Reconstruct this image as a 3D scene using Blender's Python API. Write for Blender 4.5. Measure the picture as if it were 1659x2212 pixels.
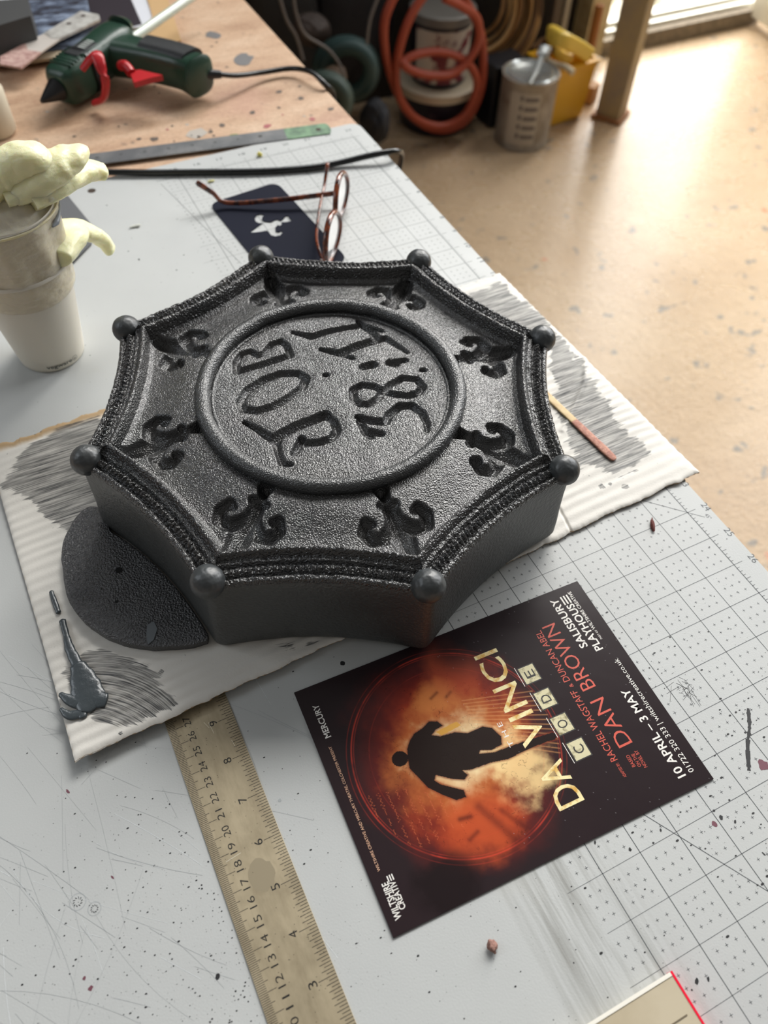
import bpy, math, random
import numpy as np
from mathutils import Vector, Matrix
random.seed(7); rng = np.random.default_rng(7)
for o in list(bpy.data.objects): bpy.data.objects.remove(o)
S = bpy.context.scene; COL = S.collection; PI = math.pi

# ------------------------------------------------------------------ camera
RC = np.array([[-0.8973, 0.4408, 0.0234], [0.3389, 0.7218, -0.6034], [-0.2829, -0.5335, -0.7971]])
CC = np.array([0.3675, 0.2166, 0.4662]); FP = 1735.0
cam = bpy.data.cameras.new('camera'); camo = bpy.data.objects.new('camera', cam); COL.objects.link(camo)
m = Matrix([[RC[0][i], -RC[1][i], -RC[2][i]] for i in range(3)]).to_4x4(); m.translation = Vector(CC)
camo.matrix_world = m
cam.sensor_fit = 'VERTICAL'; cam.sensor_height = 36.0; cam.lens = FP / 2212 * 36
cam.clip_start = 0.02; cam.clip_end = 60
cam.dof.use_dof = True; cam.dof.focus_distance = 0.50; cam.dof.aperture_fstop = 6.8
S.camera = camo
# ------------------------------------------------------------------ world, lights, exposure
W = bpy.data.worlds.new('world'); S.world = W; W.use_nodes = True
W.node_tree.nodes['Background'].inputs[0].default_value = (1.0, 0.97, 0.93, 1)
W.node_tree.nodes['Background'].inputs[1].default_value = 0.20
def area(name, loc, target, sx, sy, power, col):
    l = bpy.data.lights.new(name, 'AREA'); l.shape = 'RECTANGLE'; l.size = sx; l.size_y = sy; l.energy = power; l.color = col
    o = bpy.data.objects.new(name, l); COL.objects.link(o); o.location = loc
    o.rotation_euler = (Vector(target) - Vector(loc)).to_track_quat('-Z', 'Y').to_euler(); return o
area('window_daylight', (-0.45, -2.25, 1.65), (0.2, -0.15, 0), 1.7, 1.1, 46, (0.96, 0.98, 1.0))
area('side_window_daylight', (1.75, -0.9, 1.25), (0.3, -0.1, 0), 0.9, 0.8, 9, (0.86, 0.93, 1.0))
area('doorway_daylight', (-2.75, -3.6, 2.1), (-1.5, -1.2, 0.2), 2.6, 4.4, 700, (1.0, 0.975, 0.93))
area('yard_daylight', (-3.7, -1.3, 1.7), (-0.9, -0.5, -0.3), 2.2, 2.6, 170, (0.98, 0.99, 1.0))
S.view_settings.view_transform = 'Standard'; S.view_settings.look = 'None'
S.view_settings.gamma = 1; S.view_settings.use_curve_mapping = False
S.view_settings.exposure = -0.24

# ------------------------------------------------------------------ helpers
def un(x, y, z=0.0):
    d = RC.T @ np.array([(x - 829.5) / FP, (y - 1106) / FP, 1.0]); t = (z - CC[2]) / d[2]; return CC + t * d
def lin(c): return tuple(((v / 12.92) if v <= .04045 else ((v + .055) / 1.055) ** 2.4) for v in c)
def rgb(r, g, b): return lin((r / 255, g / 255, b / 255))
def empty(name, loc=(0, 0, 0), rz=0):
    o = bpy.data.objects.new(name, None); COL.objects.link(o); o.location = loc; o.rotation_euler = (0, 0, rz)
    o.empty_display_size = .02; return o
def tag(o, label=None, cat=None, group=None, kind=None):
    for k, v in (('label', label), ('category', cat), ('group', group), ('kind', kind)):
        if v: o[k] = v
    return o
class MB:
    """collects vertices, faces and material slots of one mesh"""
    def __init__(s): s.v = []; s.f = []; s.m = []; s.n = 0
    def add(s, v, f, mi=0):
        v = [tuple(map(float, p)) for p in v]
        s.v += v; s.f += [tuple(int(i) + s.n for i in q) for q in f]; s.m += [mi] * len(f); s.n += len(v); return s
    def box(s, c, d, rz=0, mi=0, bev=0.0, ax=None):
        x, y, z = [q / 2 for q in d]
        if bev > 0:
            pr = [(-x, -y), (x, -y), (x, y), (-x, y)]; rings = []
            for (e, zz) in ((bev, -z), (0, -z + bev), (0, z - bev), (bev, z)):
                r = []
                for (px, py) in pr:
                    sx, sy = np.sign(px), np.sign(py)
                    a = (px - sx * e, py - sy * (e + bev)); b_ = (px - sx * (e + bev), py - sy * e)
                    r += [a, b_] if sx * sy > 0 else [b_, a]
                rings.append([(p[0], p[1], zz) for p in r])
            v = [p for r in rings for p in r]; n = 8
            f = [tuple(range(n))[::-1], tuple(range(3 * n, 4 * n))]
            for k in range(3): f += [(k * n + i, k * n + (i + 1) % n, (k + 1) * n + (i + 1) % n, (k + 1) * n + i) for i in range(n)]
        else:
            v = [(a * x, b_ * y, c_ * z) for c_ in (-1, 1) for b_ in (-1, 1) for a in (-1, 1)]
            f = [(0, 2, 3, 1), (4, 5, 7, 6), (0, 1, 5, 4), (2, 6, 7, 3), (0, 4, 6, 2), (1, 3, 7, 5)]
        ca, sa = math.cos(rz), math.sin(rz)
        v = [(p[0] * ca - p[1] * sa, p[0] * sa + p[1] * ca, p[2]) for p in v]
        if ax is not None: v = [tuple(np.asarray(ax).T @ np.array(p)) for p in v]
        return s.add([(p[0] + c[0], p[1] + c[1], p[2] + c[2]) for p in v], f, mi)
    def prism(s, poly, z0, z1, mi=0):
        n = len(poly); a = sum(poly[i][0] * poly[(i + 1) % n][1] - poly[(i + 1) % n][0] * poly[i][1] for i in range(n))
        if a < 0: poly = poly[::-1]
        v = [(p[0], p[1], z0) for p in poly] + [(p[0], p[1], z1) for p in poly]
        f = [tuple(range(n))[::-1], tuple(range(n, 2 * n))] + [(i, (i + 1) % n, n + (i + 1) % n, n + i) for i in range(n)]
        return s.add(v, f, mi)
    def tube(s, P, r, n=12, closed=False, mi=0, caps=True):
        P = np.array(P, float); k = len(P); r = np.broadcast_to(np.array(r, float), (k,))
        T = (np.roll(P, -1, 0) - np.roll(P, 1, 0)) if closed else np.gradient(P, axis=0)
        T /= np.linalg.norm(T, axis=1)[:, None] + 1e-12
        u = np.cross(T[0], [0, 0, 1]); 
        if np.linalg.norm(u) < 1e-3: u = np.cross(T[0], [1, 0, 0])
        v = []; A = np.arange(n) / n * 2 * PI
        for i in range(k):
            u = u - T[i] * (u @ T[i]); u /= np.linalg.norm(u); w = np.cross(T[i], u)
            v += list(P[i] + r[i] * (np.cos(A)[:, None] * u + np.sin(A)[:, None] * w))
        f = []
        for i in range(k if closed else k - 1):
            j = (i + 1) % k; f += [(i * n + a, i * n + (a + 1) % n, j * n + (a + 1) % n, j * n + a) for a in range(n)]
        if not closed and caps: f += [tuple(range(n))[::-1], tuple(range((k - 1) * n, k * n))]
        return s.add(v, f, mi)
    def loft(s, P, ra, rb, n=20, e=3.0, mi=0, up=(0, 0, 1)):
        """superelliptic sections: ra sideways, rb upwards, exponent e"""
        P = np.array(P, float); k = len(P); T = np.gradient(P, axis=0); T /= np.linalg.norm(T, axis=1)[:, None]
        ra = np.broadcast_to(ra, (k,)); rb = np.broadcast_to(rb, (k,)); A = np.arange(n) / n * 2 * PI
        cx = np.sign(np.cos(A)) * np.abs(np.cos(A)) ** (2 / e); cy = np.sign(np.sin(A)) * np.abs(np.sin(A)) ** (2 / e); v = []
        for i in range(k):
            u = np.cross(T[i], up); u /= np.linalg.norm(u); w = np.cross(u, T[i])
            v += list(P[i] + ra[i] * cx[:, None] * u + rb[i] * cy[:, None] * w)
        f = []
        for i in range(k - 1): f += [(i * n + a, i * n + (a + 1) % n, (i + 1) * n + (a + 1) % n, (i + 1) * n + a) for a in range(n)]
        f += [tuple(range(n))[::-1], tuple(range((k - 1) * n, k * n))]
        return s.add(v, f, mi)
    def lathe(s, prof, c=(0, 0, 0), n=48, mi=0, cap0=False, cap1=False):
        A = np.arange(n) / n * 2 * PI; v = []
        for (r, z) in prof: v += [(c[0] + r * math.cos(a), c[1] + r * math.sin(a), c[2] + z) for a in A]
        f = []
        for i in range(len(prof) - 1): f += [(i * n + a, i * n + (a + 1) % n, (i + 1) * n + (a + 1) % n, (i + 1) * n + a) for a in range(n)]
        if cap0: f.append(tuple(range(n))[::-1])
        if cap1: f.append(tuple(range((len(prof) - 1) * n, len(prof) * n)))
        return s.add(v, f, mi)
    def sphere(s, c, r, nu=28, nv=16, mi=0):
        r = np.broadcast_to(r, (3,)); v = [(c[0], c[1], c[2] - r[2])]
        for j in range(1, nv):
            t = -PI / 2 + PI * j / nv
            v += [(c[0] + r[0] * math.cos(t) * math.cos(a), c[1] + r[1] * math.cos(t) * math.sin(a), c[2] + r[2] * math.sin(t)) for a in np.arange(nu) / nu * 2 * PI]
        v.append((c[0], c[1], c[2] + r[2])); L = len(v) - 1; f = [(0, 1 + (a + 1) % nu, 1 + a) for a in range(nu)]
        for j in range(nv - 2): f += [(1 + j * nu + a, 1 + j * nu + (a + 1) % nu, 1 + (j + 1) * nu + (a + 1) % nu, 1 + (j + 1) * nu + a) for a in range(nu)]
        f += [(L, 1 + (nv - 2) * nu + a, 1 + (nv - 2) * nu + (a + 1) % nu) for a in range(nu)]
        return s.add(v, f, mi)
    def strip(s, p, q, w, z, mi=0, w2=None):
        """thin flat mark from p to q, w wide, lying at height z"""
        p = np.array(p[:2], float); q = np.array(q[:2], float); d = q - p; L = np.linalg.norm(d)
        if L < 1e-9: return s
        n = np.array([-d[1], d[0]]) / L; w2 = w if w2 is None else w2
        v = [tuple(p - n * w / 2) + (z,), tuple(q - n * w2 / 2) + (z,), tuple(q + n * w2 / 2) + (z,), tuple(p + n * w / 2) + (z,)]
        return s.add(v, [(0, 1, 2, 3)], mi)
    def build(s, name, mats, parent=None, smooth=True, sharp=35):
        me = bpy.data.meshes.new(name); me.from_pydata(s.v, [], s.f)
        mats = mats if isinstance(mats, (list, tuple)) else [mats]
        for mt in mats: me.materials.append(mt)
        me.polygons.foreach_set('material_index', s.m); me.update()
        if smooth:
            me.polygons.foreach_set('use_smooth', [True] * len(me.polygons))
            me.set_sharp_from_angle(angle=math.radians(sharp))
        o = bpy.data.objects.new(name, me); COL.objects.link(o)
        if parent: o.parent = parent
        return o
def grid_obj(name, V, mask, mat, parent=None, color=None, smooth=True):
    """V (ny,nx,3); quads where all four corners are in mask; color attribute optional (linear)"""
    ny, nx = V.shape[:2]; idx = -np.ones((ny, nx), int); idx[mask] = np.arange(mask.sum())
    q = np.stack([idx[:-1, :-1], idx[:-1, 1:], idx[1:, 1:], idx[1:, :-1]], -1).reshape(-1, 4); q = q[(q >= 0).all(1)]
    me = bpy.data.meshes.new(name); vv = V[mask]
    me.vertices.add(len(vv)); me.vertices.foreach_set('co', vv.astype(np.float32).ravel())
    me.loops.add(q.size); me.loops.foreach_set('vertex_index', q.astype(np.int32).ravel())
    me.polygons.add(len(q)); me.polygons.foreach_set('loop_start', np.arange(0, q.size, 4, dtype=np.int32))
    me.polygons.foreach_set('loop_total', np.full(len(q), 4, np.int32)); me.update(calc_edges=True)
    if smooth: me.polygons.foreach_set('use_smooth', np.ones(len(q), bool))
    if color is not None:
        a = me.color_attributes.new('col', 'FLOAT_COLOR', 'POINT'); c = np.ones((len(vv), 4), np.float32); c[:, :3] = color[mask]
        a.data.foreach_set('color', c.ravel())
    me.materials.append(mat); me.validate()
    o = bpy.data.objects.new(name, me); COL.objects.link(o)
    if parent: o.parent = parent
    return o
# ---- materials
def newmat(name):
    mt = bpy.data.materials.new(name); mt.use_nodes = True; return mt, mt.node_tree, mt.node_tree.nodes['Principled BSDF']
def N(nt, t, **kw):
    n = nt.nodes.new(t)
    for k, v in kw.items(): setattr(n, k, v)
    return n
def sock(n, name, val, nt):
    if hasattr(val, 'is_output') or isinstance(val, bpy.types.NodeSocket): nt.links.new(val, n.inputs[name])
    else: n.inputs[name].default_value = val
def noise(nt, scale, detail=4, rough=.5, vec=None, stretch=None):
    n = N(nt, 'ShaderNodeTexNoise'); n.inputs['Scale'].default_value = scale; n.inputs['Detail'].default_value = detail; n.inputs['Roughness'].default_value = rough
    if vec is None: vec = N(nt, 'ShaderNodeTexCoord').outputs['Object']
    if stretch:
        mp = N(nt, 'ShaderNodeMapping'); nt.links.new(vec, mp.inputs['Vector']); mp.inputs['Scale'].default_value = stretch[:3]
        if len(stretch) > 3: mp.inputs['Rotation'].default_value = (0, 0, stretch[3])
        vec = mp.outputs['Vector']
    nt.links.new(vec, n.inputs['Vector']); return n.outputs['Fac']
def ramp(nt, fac, stops):
    r = N(nt, 'ShaderNodeValToRGB'); nt.links.new(fac, r.inputs['Fac']); e = r.color_ramp.elements
    while len(e) < len(stops): e.new(.5)
    for i, (p, c) in enumerate(stops):
        e[i].position = p; c = (c, c, c) if isinstance(c, (int, float)) else c; e[i].color = (*c, 1)
    return r.outputs['Color']
def mixc(nt, fac, a, b, mode='MIX'):
    n = N(nt, 'ShaderNodeMix', data_type='RGBA', blend_type=mode)
    for i, v in ((0, fac), (6, a), (7, b)):
        if isinstance(v, bpy.types.NodeSocket): nt.links.new(v, n.inputs[i])
        elif i == 0: n.inputs[0].default_value = v
        else: n.inputs[i].default_value = (*v, 1)
    return n.outputs[2]
def math_(nt, op, a, b=None):
    n = N(nt, 'ShaderNodeMath', operation=op)
    for i, v in enumerate((a, b)):
        if v is None: continue
        if isinstance(v, bpy.types.NodeSocket): nt.links.new(v, n.inputs[i])
        else: n.inputs[i].default_value = v
    return n.outputs[0]
def bump(nt, bs, h, dist, strength=1.0, prev=None):
    b = N(nt, 'ShaderNodeBump'); b.inputs['Distance'].default_value = dist; b.inputs['Strength'].default_value = strength
    nt.links.new(h, b.inputs['Height'])
    if prev is not None: nt.links.new(prev, b.inputs['Normal'])
    if bs is not None: nt.links.new(b.outputs['Normal'], bs.inputs['Normal'])
    return b.outputs['Normal']
def pm(name, col, rough=.5, metal=0, bs=None, spec=.5, var=None, alpha=None, trans=0, coat=0, sheen=0, sss=0):
    """plain principled: var=(col2, scale, lo, hi), bs=(scale, dist)"""
    mt, nt, b = newmat(name); b.inputs['Base Color'].default_value = (*col, 1); b.inputs['Roughness'].default_value = rough
    b.inputs['Metallic'].default_value = metal; b.inputs['Specular IOR Level'].default_value = spec
    b.inputs['Transmission Weight'].default_value = trans; b.inputs['Coat Weight'].default_value = coat
    if sss: b.inputs['Subsurface Weight'].default_value = sss; b.inputs['Subsurface Radius'].default_value = (.01, .008, .004)
    if var:
        f = noise(nt, var[1], 5, .6); r = ramp(nt, f, [(var[2], 0.0), (var[3], 1.0)])
        nt.links.new(mixc(nt, r, col, var[0]), b.inputs['Base Color'])
    if bs: bump(nt, b, noise(nt, bs[0], 4, .6), bs[1])
    if alpha is not None: b.inputs['Alpha'].default_value = alpha
    return mt
def text(s, p0, p1, h, z, off=0.0, mb=None, mi=0, serif=None):
    """lettering: baseline p0->p1 (xy), cap height h, lying at height z; appended to mb"""
    cu = bpy.data.curves.new('lettering', 'FONT'); cu.body = s; cu.size = 1; cu.offset = off; cu.resolution_u = 3; cu.fill_mode = 'FRONT'
    o = bpy.data.objects.new('lettering', cu); COL.objects.link(o)
    me = bpy.data.meshes.new_from_object(o)
    v = np.array([q.co[:] for q in me.vertices]); f = [tuple(p.vertices) for p in me.polygons]
    bpy.data.objects.remove(o); bpy.data.curves.remove(cu); bpy.data.meshes.remove(me)
    x0, x1 = v[:, 0].min(), v[:, 0].max(); hh = .729
    p0 = np.array(p0[:2], float); p1 = np.array(p1[:2], float); L = np.linalg.norm(p1 - p0); X = (p1 - p0) / L; Y = np.array([-X[1], X[0]])
    P = p0 + np.outer((v[:, 0] - x0) / (x1 - x0) * L, X) + np.outer(v[:, 1] / hh * h, Y)
    mb = mb or MB(); mb.add([(a, b_, z) for a, b_ in P], f, mi); return mb
def seg_dist(PX, PY, A, B):
    A = np.array(A, float); B = np.array(B, float); d = B - A; L2 = d @ d + 1e-12
    t = np.clip(((PX - A[0]) * d[0] + (PY - A[1]) * d[1]) / L2, 0, 1)
    return np.hypot(PX - A[0] - t * d[0], PY - A[1] - t * d[1]), t
def polyline_dist(PX, PY, pts):
    D = np.full(PX.shape, 9.)
    for a, b_ in zip(pts[:-1], pts[1:]): D = np.minimum(D, seg_dist(PX, PY, a, b_)[0])
    return D
def in_poly(PX, PY, poly):
    ins = np.zeros(PX.shape, bool); n = len(poly)
    for i in range(n):
        x1, y1 = poly[i]; x2, y2 = poly[(i + 1) % n]
        c = ((y1 > PY) != (y2 > PY)) & (PX < (x2 - x1) * (PY - y1) / (y2 - y1 + 1e-15) + x1); ins ^= c
    return ins
def vnoise(PX, PY, cell, seed=0):
    """smooth value noise, numpy"""
    r = np.random.default_rng(seed); T = r.random((257, 257)); x = PX / cell; y = PY / cell
    xi = np.floor(x).astype(int); yi = np.floor(y).astype(int); fx = x - xi; fy = y - yi; fx = fx * fx * (3 - 2 * fx); fy = fy * fy * (3 - 2 * fy)
    g = lambda i, j: T[i % 257, j % 257]
    return (g(xi, yi) * (1 - fx) + g(xi + 1, yi) * fx) * (1 - fy) + (g(xi, yi + 1) * (1 - fx) + g(xi + 1, yi + 1) * fx) * fy
def fbm(PX, PY, cell, seed=0, o=4):
    s = 0; a = 1; t = 0
    for k in range(o): s = s + a * vnoise(PX, PY, cell / 2 ** k, seed + k); t += a; a *= .55
    return s / t
def sm(x, a, b_): t = np.clip((x - a) / (b_ - a), 0, 1); return t * t * (3 - 2 * t)
def smooth_path(P, n=8, closed=False):
    P = np.array(P, float); k = len(P); out = []
    for i in range(k if closed else k - 1):
        p0 = P[(i - 1) % k] if closed or i > 0 else P[0]; p1 = P[i]; p2 = P[(i + 1) % k]; p3 = P[(i + 2) % k] if closed or i < k - 2 else P[-1]
        for t in np.arange(n) / n:
            out.append(.5 * ((2 * p1) + (p2 - p0) * t + (2 * p0 - 5 * p1 + 4 * p2 - p3) * t * t + (3 * p1 - p0 - 3 * p2 + p3) * t ** 3))
    if not closed: out.append(P[-1])
    return np.array(out)
Z0 = 0.0      # top of the cutting mat
FZ = -0.75    # floor
# ================================================================== the room
def floor_mat():
    mt, nt, b = newmat('painted_floor')
    f = noise(nt, 2.2, 5, .6); c = ramp(nt, f, [(.3, rgb(184, 154, 118)), (.7, rgb(202, 176, 142))])
    f2 = noise(nt, 26, 3, .5); c = mixc(nt, ramp(nt, f2, [(.64, 0.0), (.70, .75)]), c, rgb(110, 112, 108))
    f3 = noise(nt, 17, 2, .5); c = mixc(nt, ramp(nt, f3, [(.72, 0.0), (.78, .7)]), c, rgb(206, 96, 48))
    nt.links.new(c, b.inputs['Base Color'])
    nt.links.new(ramp(nt, noise(nt, 6, 4, .6), [(.35, .20), (.7, .34)]), b.inputs['Roughness'])
    n1 = bump(nt, None, noise(nt, 85, 5, .65, stretch=(1, 2.0, 1, .4)), .0042, 1.0)
    n1 = bump(nt, None, noise(nt, 22, 6, .68), .009, .8, n1)
    bump(nt, b, noise(nt, 7, 4, .6), .006, .5, n1); b.inputs['Coat Weight'].default_value = .3; b.inputs['Coat Roughness'].default_value = .25
    return mt
s = MB(); s.box((-1.0, -.5, FZ - .03), (5.4, 3.1, .06)); tag(s.build('floor', floor_mat(), smooth=False), kind='structure')
gm = pm('outside_ground', rgb(214, 200, 170), .8, var=(rgb(120, 116, 96), 14, .45, .6), bs=(40, .004))
s = MB(); s.box((-1.6, -3.6, FZ - .06), (5.0, 3.0, .05)); tag(s.build('ground', gm, smooth=False), kind='structure')
wm = pm('dark_shed_wall', rgb(58, 50, 44), .85, var=(rgb(30, 27, 26), 5, .35, .65))
s = MB(); s.box((.10, -2.09, .40), (3.15, .08, 2.3)); tag(s.build('wall_back', wm, smooth=False), kind='structure')
s = MB(); s.box((-2.85, -2.09, .40), (1.0, .08, 2.3)); tag(s.build('wall_side', wm, smooth=False), kind='structure')
cm = pm('concrete_sill', rgb(150, 138, 120), .85, var=(rgb(108, 98, 84), 60, .3, .7), bs=(220, .003))
wt = pm('white_gloss_trim', rgb(228, 226, 214), .35)
s = MB(); s.box((-1.88, -2.075, FZ + .025), (.76, .13, .05)); tr = tag(s.build('trim_1', cm), kind='structure')
s = MB(); s.box((-1.88, -2.055, FZ + .056), (.76, .02, .012)); s.box((-1.88, -2.10, FZ + .062), (.76, .045, .024)); s.build('threshold_rail', wt, tr)
jm = pm('door_jamb_paint', rgb(196, 182, 142), .6, var=(rgb(150, 134, 98), 9, .4, .7))
s = MB(); s.box((-1.50, -2.03, .38), (.075, .11, 2.26)); tag(s.build('trim_2', jm, smooth=False), kind='structure')
# the white door leaf, swung inwards
hx, hy = -2.235, -2.02
dl = pm('white_door_paint', rgb(236, 232, 214), .45)
s = MB(); ang = math.radians(84); s.box((hx + .36 * math.cos(ang), hy + .36 * math.sin(ang), .28), (.72, .04, 2.0), ang, bev=.003)
dr = tag(s.build('door_1', dl), kind='structure')
s = MB(); s.box((hx + .36 * math.cos(ang) + .024, hy + .36 * math.sin(ang), -.55), (.56, .012, .22), ang, bev=.002); s.build('door_panel', dl, dr)
# outdoor boards lying beyond the threshold
s = MB(); s.box((-1.95, -2.62, FZ - .02), (.9, .10, .03), .55); tag(s.build('timber_board', pm('grey_board', rgb(160, 150, 134), .8)), 'weathered grey board lying on the bright ground outside the open doorway', 'board')
s = MB(); s.box((-2.05, -2.42, FZ - .02), (.8, .05, .03), .5); tag(s.build('timber_batten', pm('pale_batten', rgb(206, 196, 176), .8)), 'narrow pale batten on the ground just past the white threshold', 'batten')

# ------------------------------------------------------------------ workbench
def wood_mat():
    mt, nt, b = newmat('bench_plywood')
    c = ramp(nt, noise(nt, 9, 6, .65, stretch=(1, 2.5, 1)), [(.3, rgb(172, 136, 108)), (.5, rgb(202, 168, 138)), (.72, rgb(220, 192, 164))])
    c = mixc(nt, ramp(nt, noise(nt, 230, 3, .7, stretch=(1, 3.2, 1)), [(.45, 0.0), (.7, .5)]), c, rgb(136, 102, 76))
    c = mixc(nt, ramp(nt, noise(nt, 5.3, 3, .5), [(.55, 0.0), (.72, .4)]), c, rgb(196, 146, 132))
    c = mixc(nt, ramp(nt, noise(nt, 48, 3, .5), [(.68, 0.0), (.75, .7)]), c, rgb(84, 80, 74))
    c = mixc(nt, ramp(nt, noise(nt, 7.7, 2, .5), [(.66, 0.0), (.74, .55)]), c, rgb(188, 138, 46))
    nt.links.new(c, b.inputs['Base Color']); b.inputs['Roughness'].default_value = .5; bump(nt, b, noise(nt, 260, 3, .6), .0004)
    return mt
wood = wood_mat(); wd2 = pm('bench_frame_timber', rgb(120, 92, 66), .7)
bench = tag(empty('workbench', (.6, -.55, FZ)), 'paint-stained plywood workbench carrying the cutting mat and tools', 'workbench')
def bpart(name, mb, mat, **k): o = mb.build(name, mat, bench, **k); o.location = (-.6, .55, -FZ); return o
s = MB(); s.box((.615, -.58, -.0151), (1.27, 2.66, .024), bev=.002); bpart('bench_top', s, wood)
for (x, y) in ((.06, .65), (1.18, .65), (.06, -1.8), (1.18, -1.8)):
    s = MB(); s.box((x, y, (FZ - .027) / 2), (.07, .07, -FZ - .027)); bpart('leg', s, wd2)
for yq in (.69, -1.84): s = MB(); s.box((.62, yq, -.075), (1.12, .03, .09)); bpart('apron', s, wd2)
# dried paint spots on the ply
s = MB()
def blob(mb, c, r, z, mi=0, n=14, wob=.25, ax=1.0, rot=0):
    A = np.arange(n) / n * 2 * PI; R = r * (1 + wob * (rng.random(n) - .5) * 1.6); ca, sa = math.cos(rot), math.sin(rot)
    x = R * np.cos(A); y = R * np.sin(A) * ax
    v = [(c[0], c[1], z)] + [(c[0] + a * ca - b_ * sa, c[1] + a * sa + b_ * ca, z) for a, b_ in zip(x, y)]
    mb.add(v, [(0, 1 + i, 1 + (i + 1) % n) for i in range(n)], mi)
spots = [((525, 128), .016, 0), ((425, 287), .012, 1), ((460, 75), .012, 0), ((577, 272), .005, 2), ((674, 257), .004, 2), ((545, 243), .004, 3), ((505, 295), .007, 4), ((650, 212), .004, 3), ((300, 300), .003, 3), ((372, 272), .002, 3), ((603, 198), .004, 3), ((715, 235), .004, 3), ((480, 270), .004, 3), ((160, 225), .003, 4), ((333, 300), .005, 3), ((455, 285), .003, 3)]
for (p, r, mi) in spots: q = un(*p, -.0028); blob(s, q, r, -.0028, mi, ax=.8, rot=random.random() * 3)
for _ in range(90): blob(s, (random.uniform(0, .35), random.uniform(-1.1, -.63)), random.uniform(.0006, .0022), -.0028, random.choice([3, 3, 2, 1]))
bpart('paint_spots', s, [pm('spot_slate', rgb(116, 114, 114), .5), pm('spot_grey', rgb(176, 168, 158), .6), pm('spot_crimson', rgb(166, 92, 92), .6), pm('spot_black', rgb(92, 80, 70), .6), pm('spot_green', rgb(112, 128, 64), .6)], smooth=False)['kind'] = 'stuff'

# ------------------------------------------------------------------ cutting mat
IN = .0254
def mat_mat():
    mt, nt, b = newmat('mat_vinyl')
    tc = N(nt, 'ShaderNodeTexCoord').outputs['Object']
    c = ramp(nt, noise(nt, 5, 4, .6), [(.3, rgb(180, 182, 181)), (.7, rgb(191, 193, 191))])
    sx = N(nt, 'ShaderNodeSeparateXYZ'); nt.links.new(tc, sx.inputs[0])
    # grey knife and glue smudges running along the mat where the print is worn off
    st = noise(nt, 1, 5, .65, stretch=(170, 7, 1, -.05)); band = ramp(nt, math_(nt, 'MULTIPLY', math_(nt, 'ADD', sx.outputs[0], .0), 2.5), [(.46, 0.0), (.52, 1.0), (.60, 1.0), (.66, 0.0)])
    near = ramp(nt, math_(nt, 'ADD', sx.outputs[1], .5), [(.50, 0.0), (.62, 1.0)])
    mk = math_(nt, 'MULTIPLY', math_(nt, 'MULTIPLY', ramp(nt, st, [(.44, 0.0), (.72, 1.0)]), band), near)
    c = mixc(nt, math_(nt, 'MULTIPLY', mk, .8), c, rgb(112, 110, 102))
    c = mixc(nt, ramp(nt, noise(nt, 9, 4, .6), [(.62, 0.0), (.74, .25)]), c, rgb(176, 172, 160))
    c = mixc(nt, ramp(nt, noise(nt, 75, 4, .6), [(.72, 0.0), (.78, .6)]), c, rgb(140, 138, 130))
    nt.links.new(c, b.inputs['Base Color']); nt.links.new(ramp(nt, noise(nt, 30, 4, .6), [(.3, .44), (.7, .56)]), b.inputs['Roughness'])
    bump(nt, b, noise(nt, 900, 2, .5), .00006); return mt
ink = pm('mat_print', rgb(66, 70, 74), .5); sc_d = pm('scratch_dark', rgb(166, 170, 171), .5); sc_l = pm('scratch_light', rgb(226, 230, 232), .35); blk = pm('dried_black', rgb(36, 36, 38), .5); prp = pm('dried_plum', rgb(112, 66, 78), .5); dk = pm('hole_dark', rgb(58, 44, 32), .8)
s = MB(); x0, x1, y0, y1, r = -.0178, .592, -.613, .335, .012; P = []
for (cx, cy, a0) in ((x1 - r, y1 - r, 0), (x0 + r, y1 - r, 90), (x0 + r, y0 + r, 180), (x1 - r, y0 + r, 270)):
    P += [(cx + r * math.cos(math.radians(a0 + a)), cy + r * math.sin(math.radians(a0 + a))) for a in range(0, 91, 15)]
s.prism(P, -.003, 0); z = .00006
MR = range(-23, 13)
for c in range(0, 9): s.strip((c * IN, -23 * IN), (c * IN, 12.4 * IN), .00042 if c else .0006, z, 1)
for r_ in MR: s.strip((0, r_ * IN), ((8.75 + .18 * math.sin(r_ * 2.1)) * IN, r_ * IN), .00042, z, 1, .0002)
for c in range(0, 9):
    for r_ in range(-23, 12):
        for i in (1, 2, 3):
            for j in (1, 2, 3):
                X = (c + i / 4) * IN; Y = (r_ + j / 4) * IN
                if X > 8.65 * IN + .002 * math.sin(Y * 90): continue
                s.strip((X - .0010, Y), (X + .0010, Y), .00024, z, 1); s.strip((X, Y - .0010), (X, Y + .0010), .00024, z, 1)
for k in range(-23 * 8, 12 * 8):
    L = .0075 if k % 8 == 0 else (.005 if k % 4 == 0 else .0028); s.strip((0, k * IN / 8), (-L if k % 8 == 0 else -L * .8, k * IN / 8), .0004, z, 1)
for k in range(0, 9 * 8): L = .0075 if k % 8 == 0 else (.005 if k % 4 == 0 else .0028); s.strip((k * IN / 8, -23 * IN), (k * IN / 8, -23 * IN - L), .0004, z, 1)
for k in range(-22, 12):
    t = str(24 + k); X = -.0135; Y = k * IN - .0005; w = .0035 * len(t)
    text(t, (X, Y - w * .2), (X, Y + w * .8), .0055, z, 0, s, 1)
for k in range(0, 9):
    t = str(23 - k); text(t, (k * IN + .003, -.5985), (k * IN - .004, -.5985), .0045, z, 0, s, 1)
text('45°', (-.0100, .0068), (-.0100, .0118), .0032, z, 0, s, 1)
s.strip((-.0088, .0088), (8 * IN, -8 * IN), .0004, z, 1); s.strip((8.0 * IN, 3.65 * IN), (2.9 * IN, 12.5 * IN), .0004, z, 1)
s.strip((8.8 * IN, -22.8 * IN), (7.66 * IN, -16.4 * IN), .0004, z, 1)
blob(s, (.2916, -.5953), .0042, z, 6, 24, 0)
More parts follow.
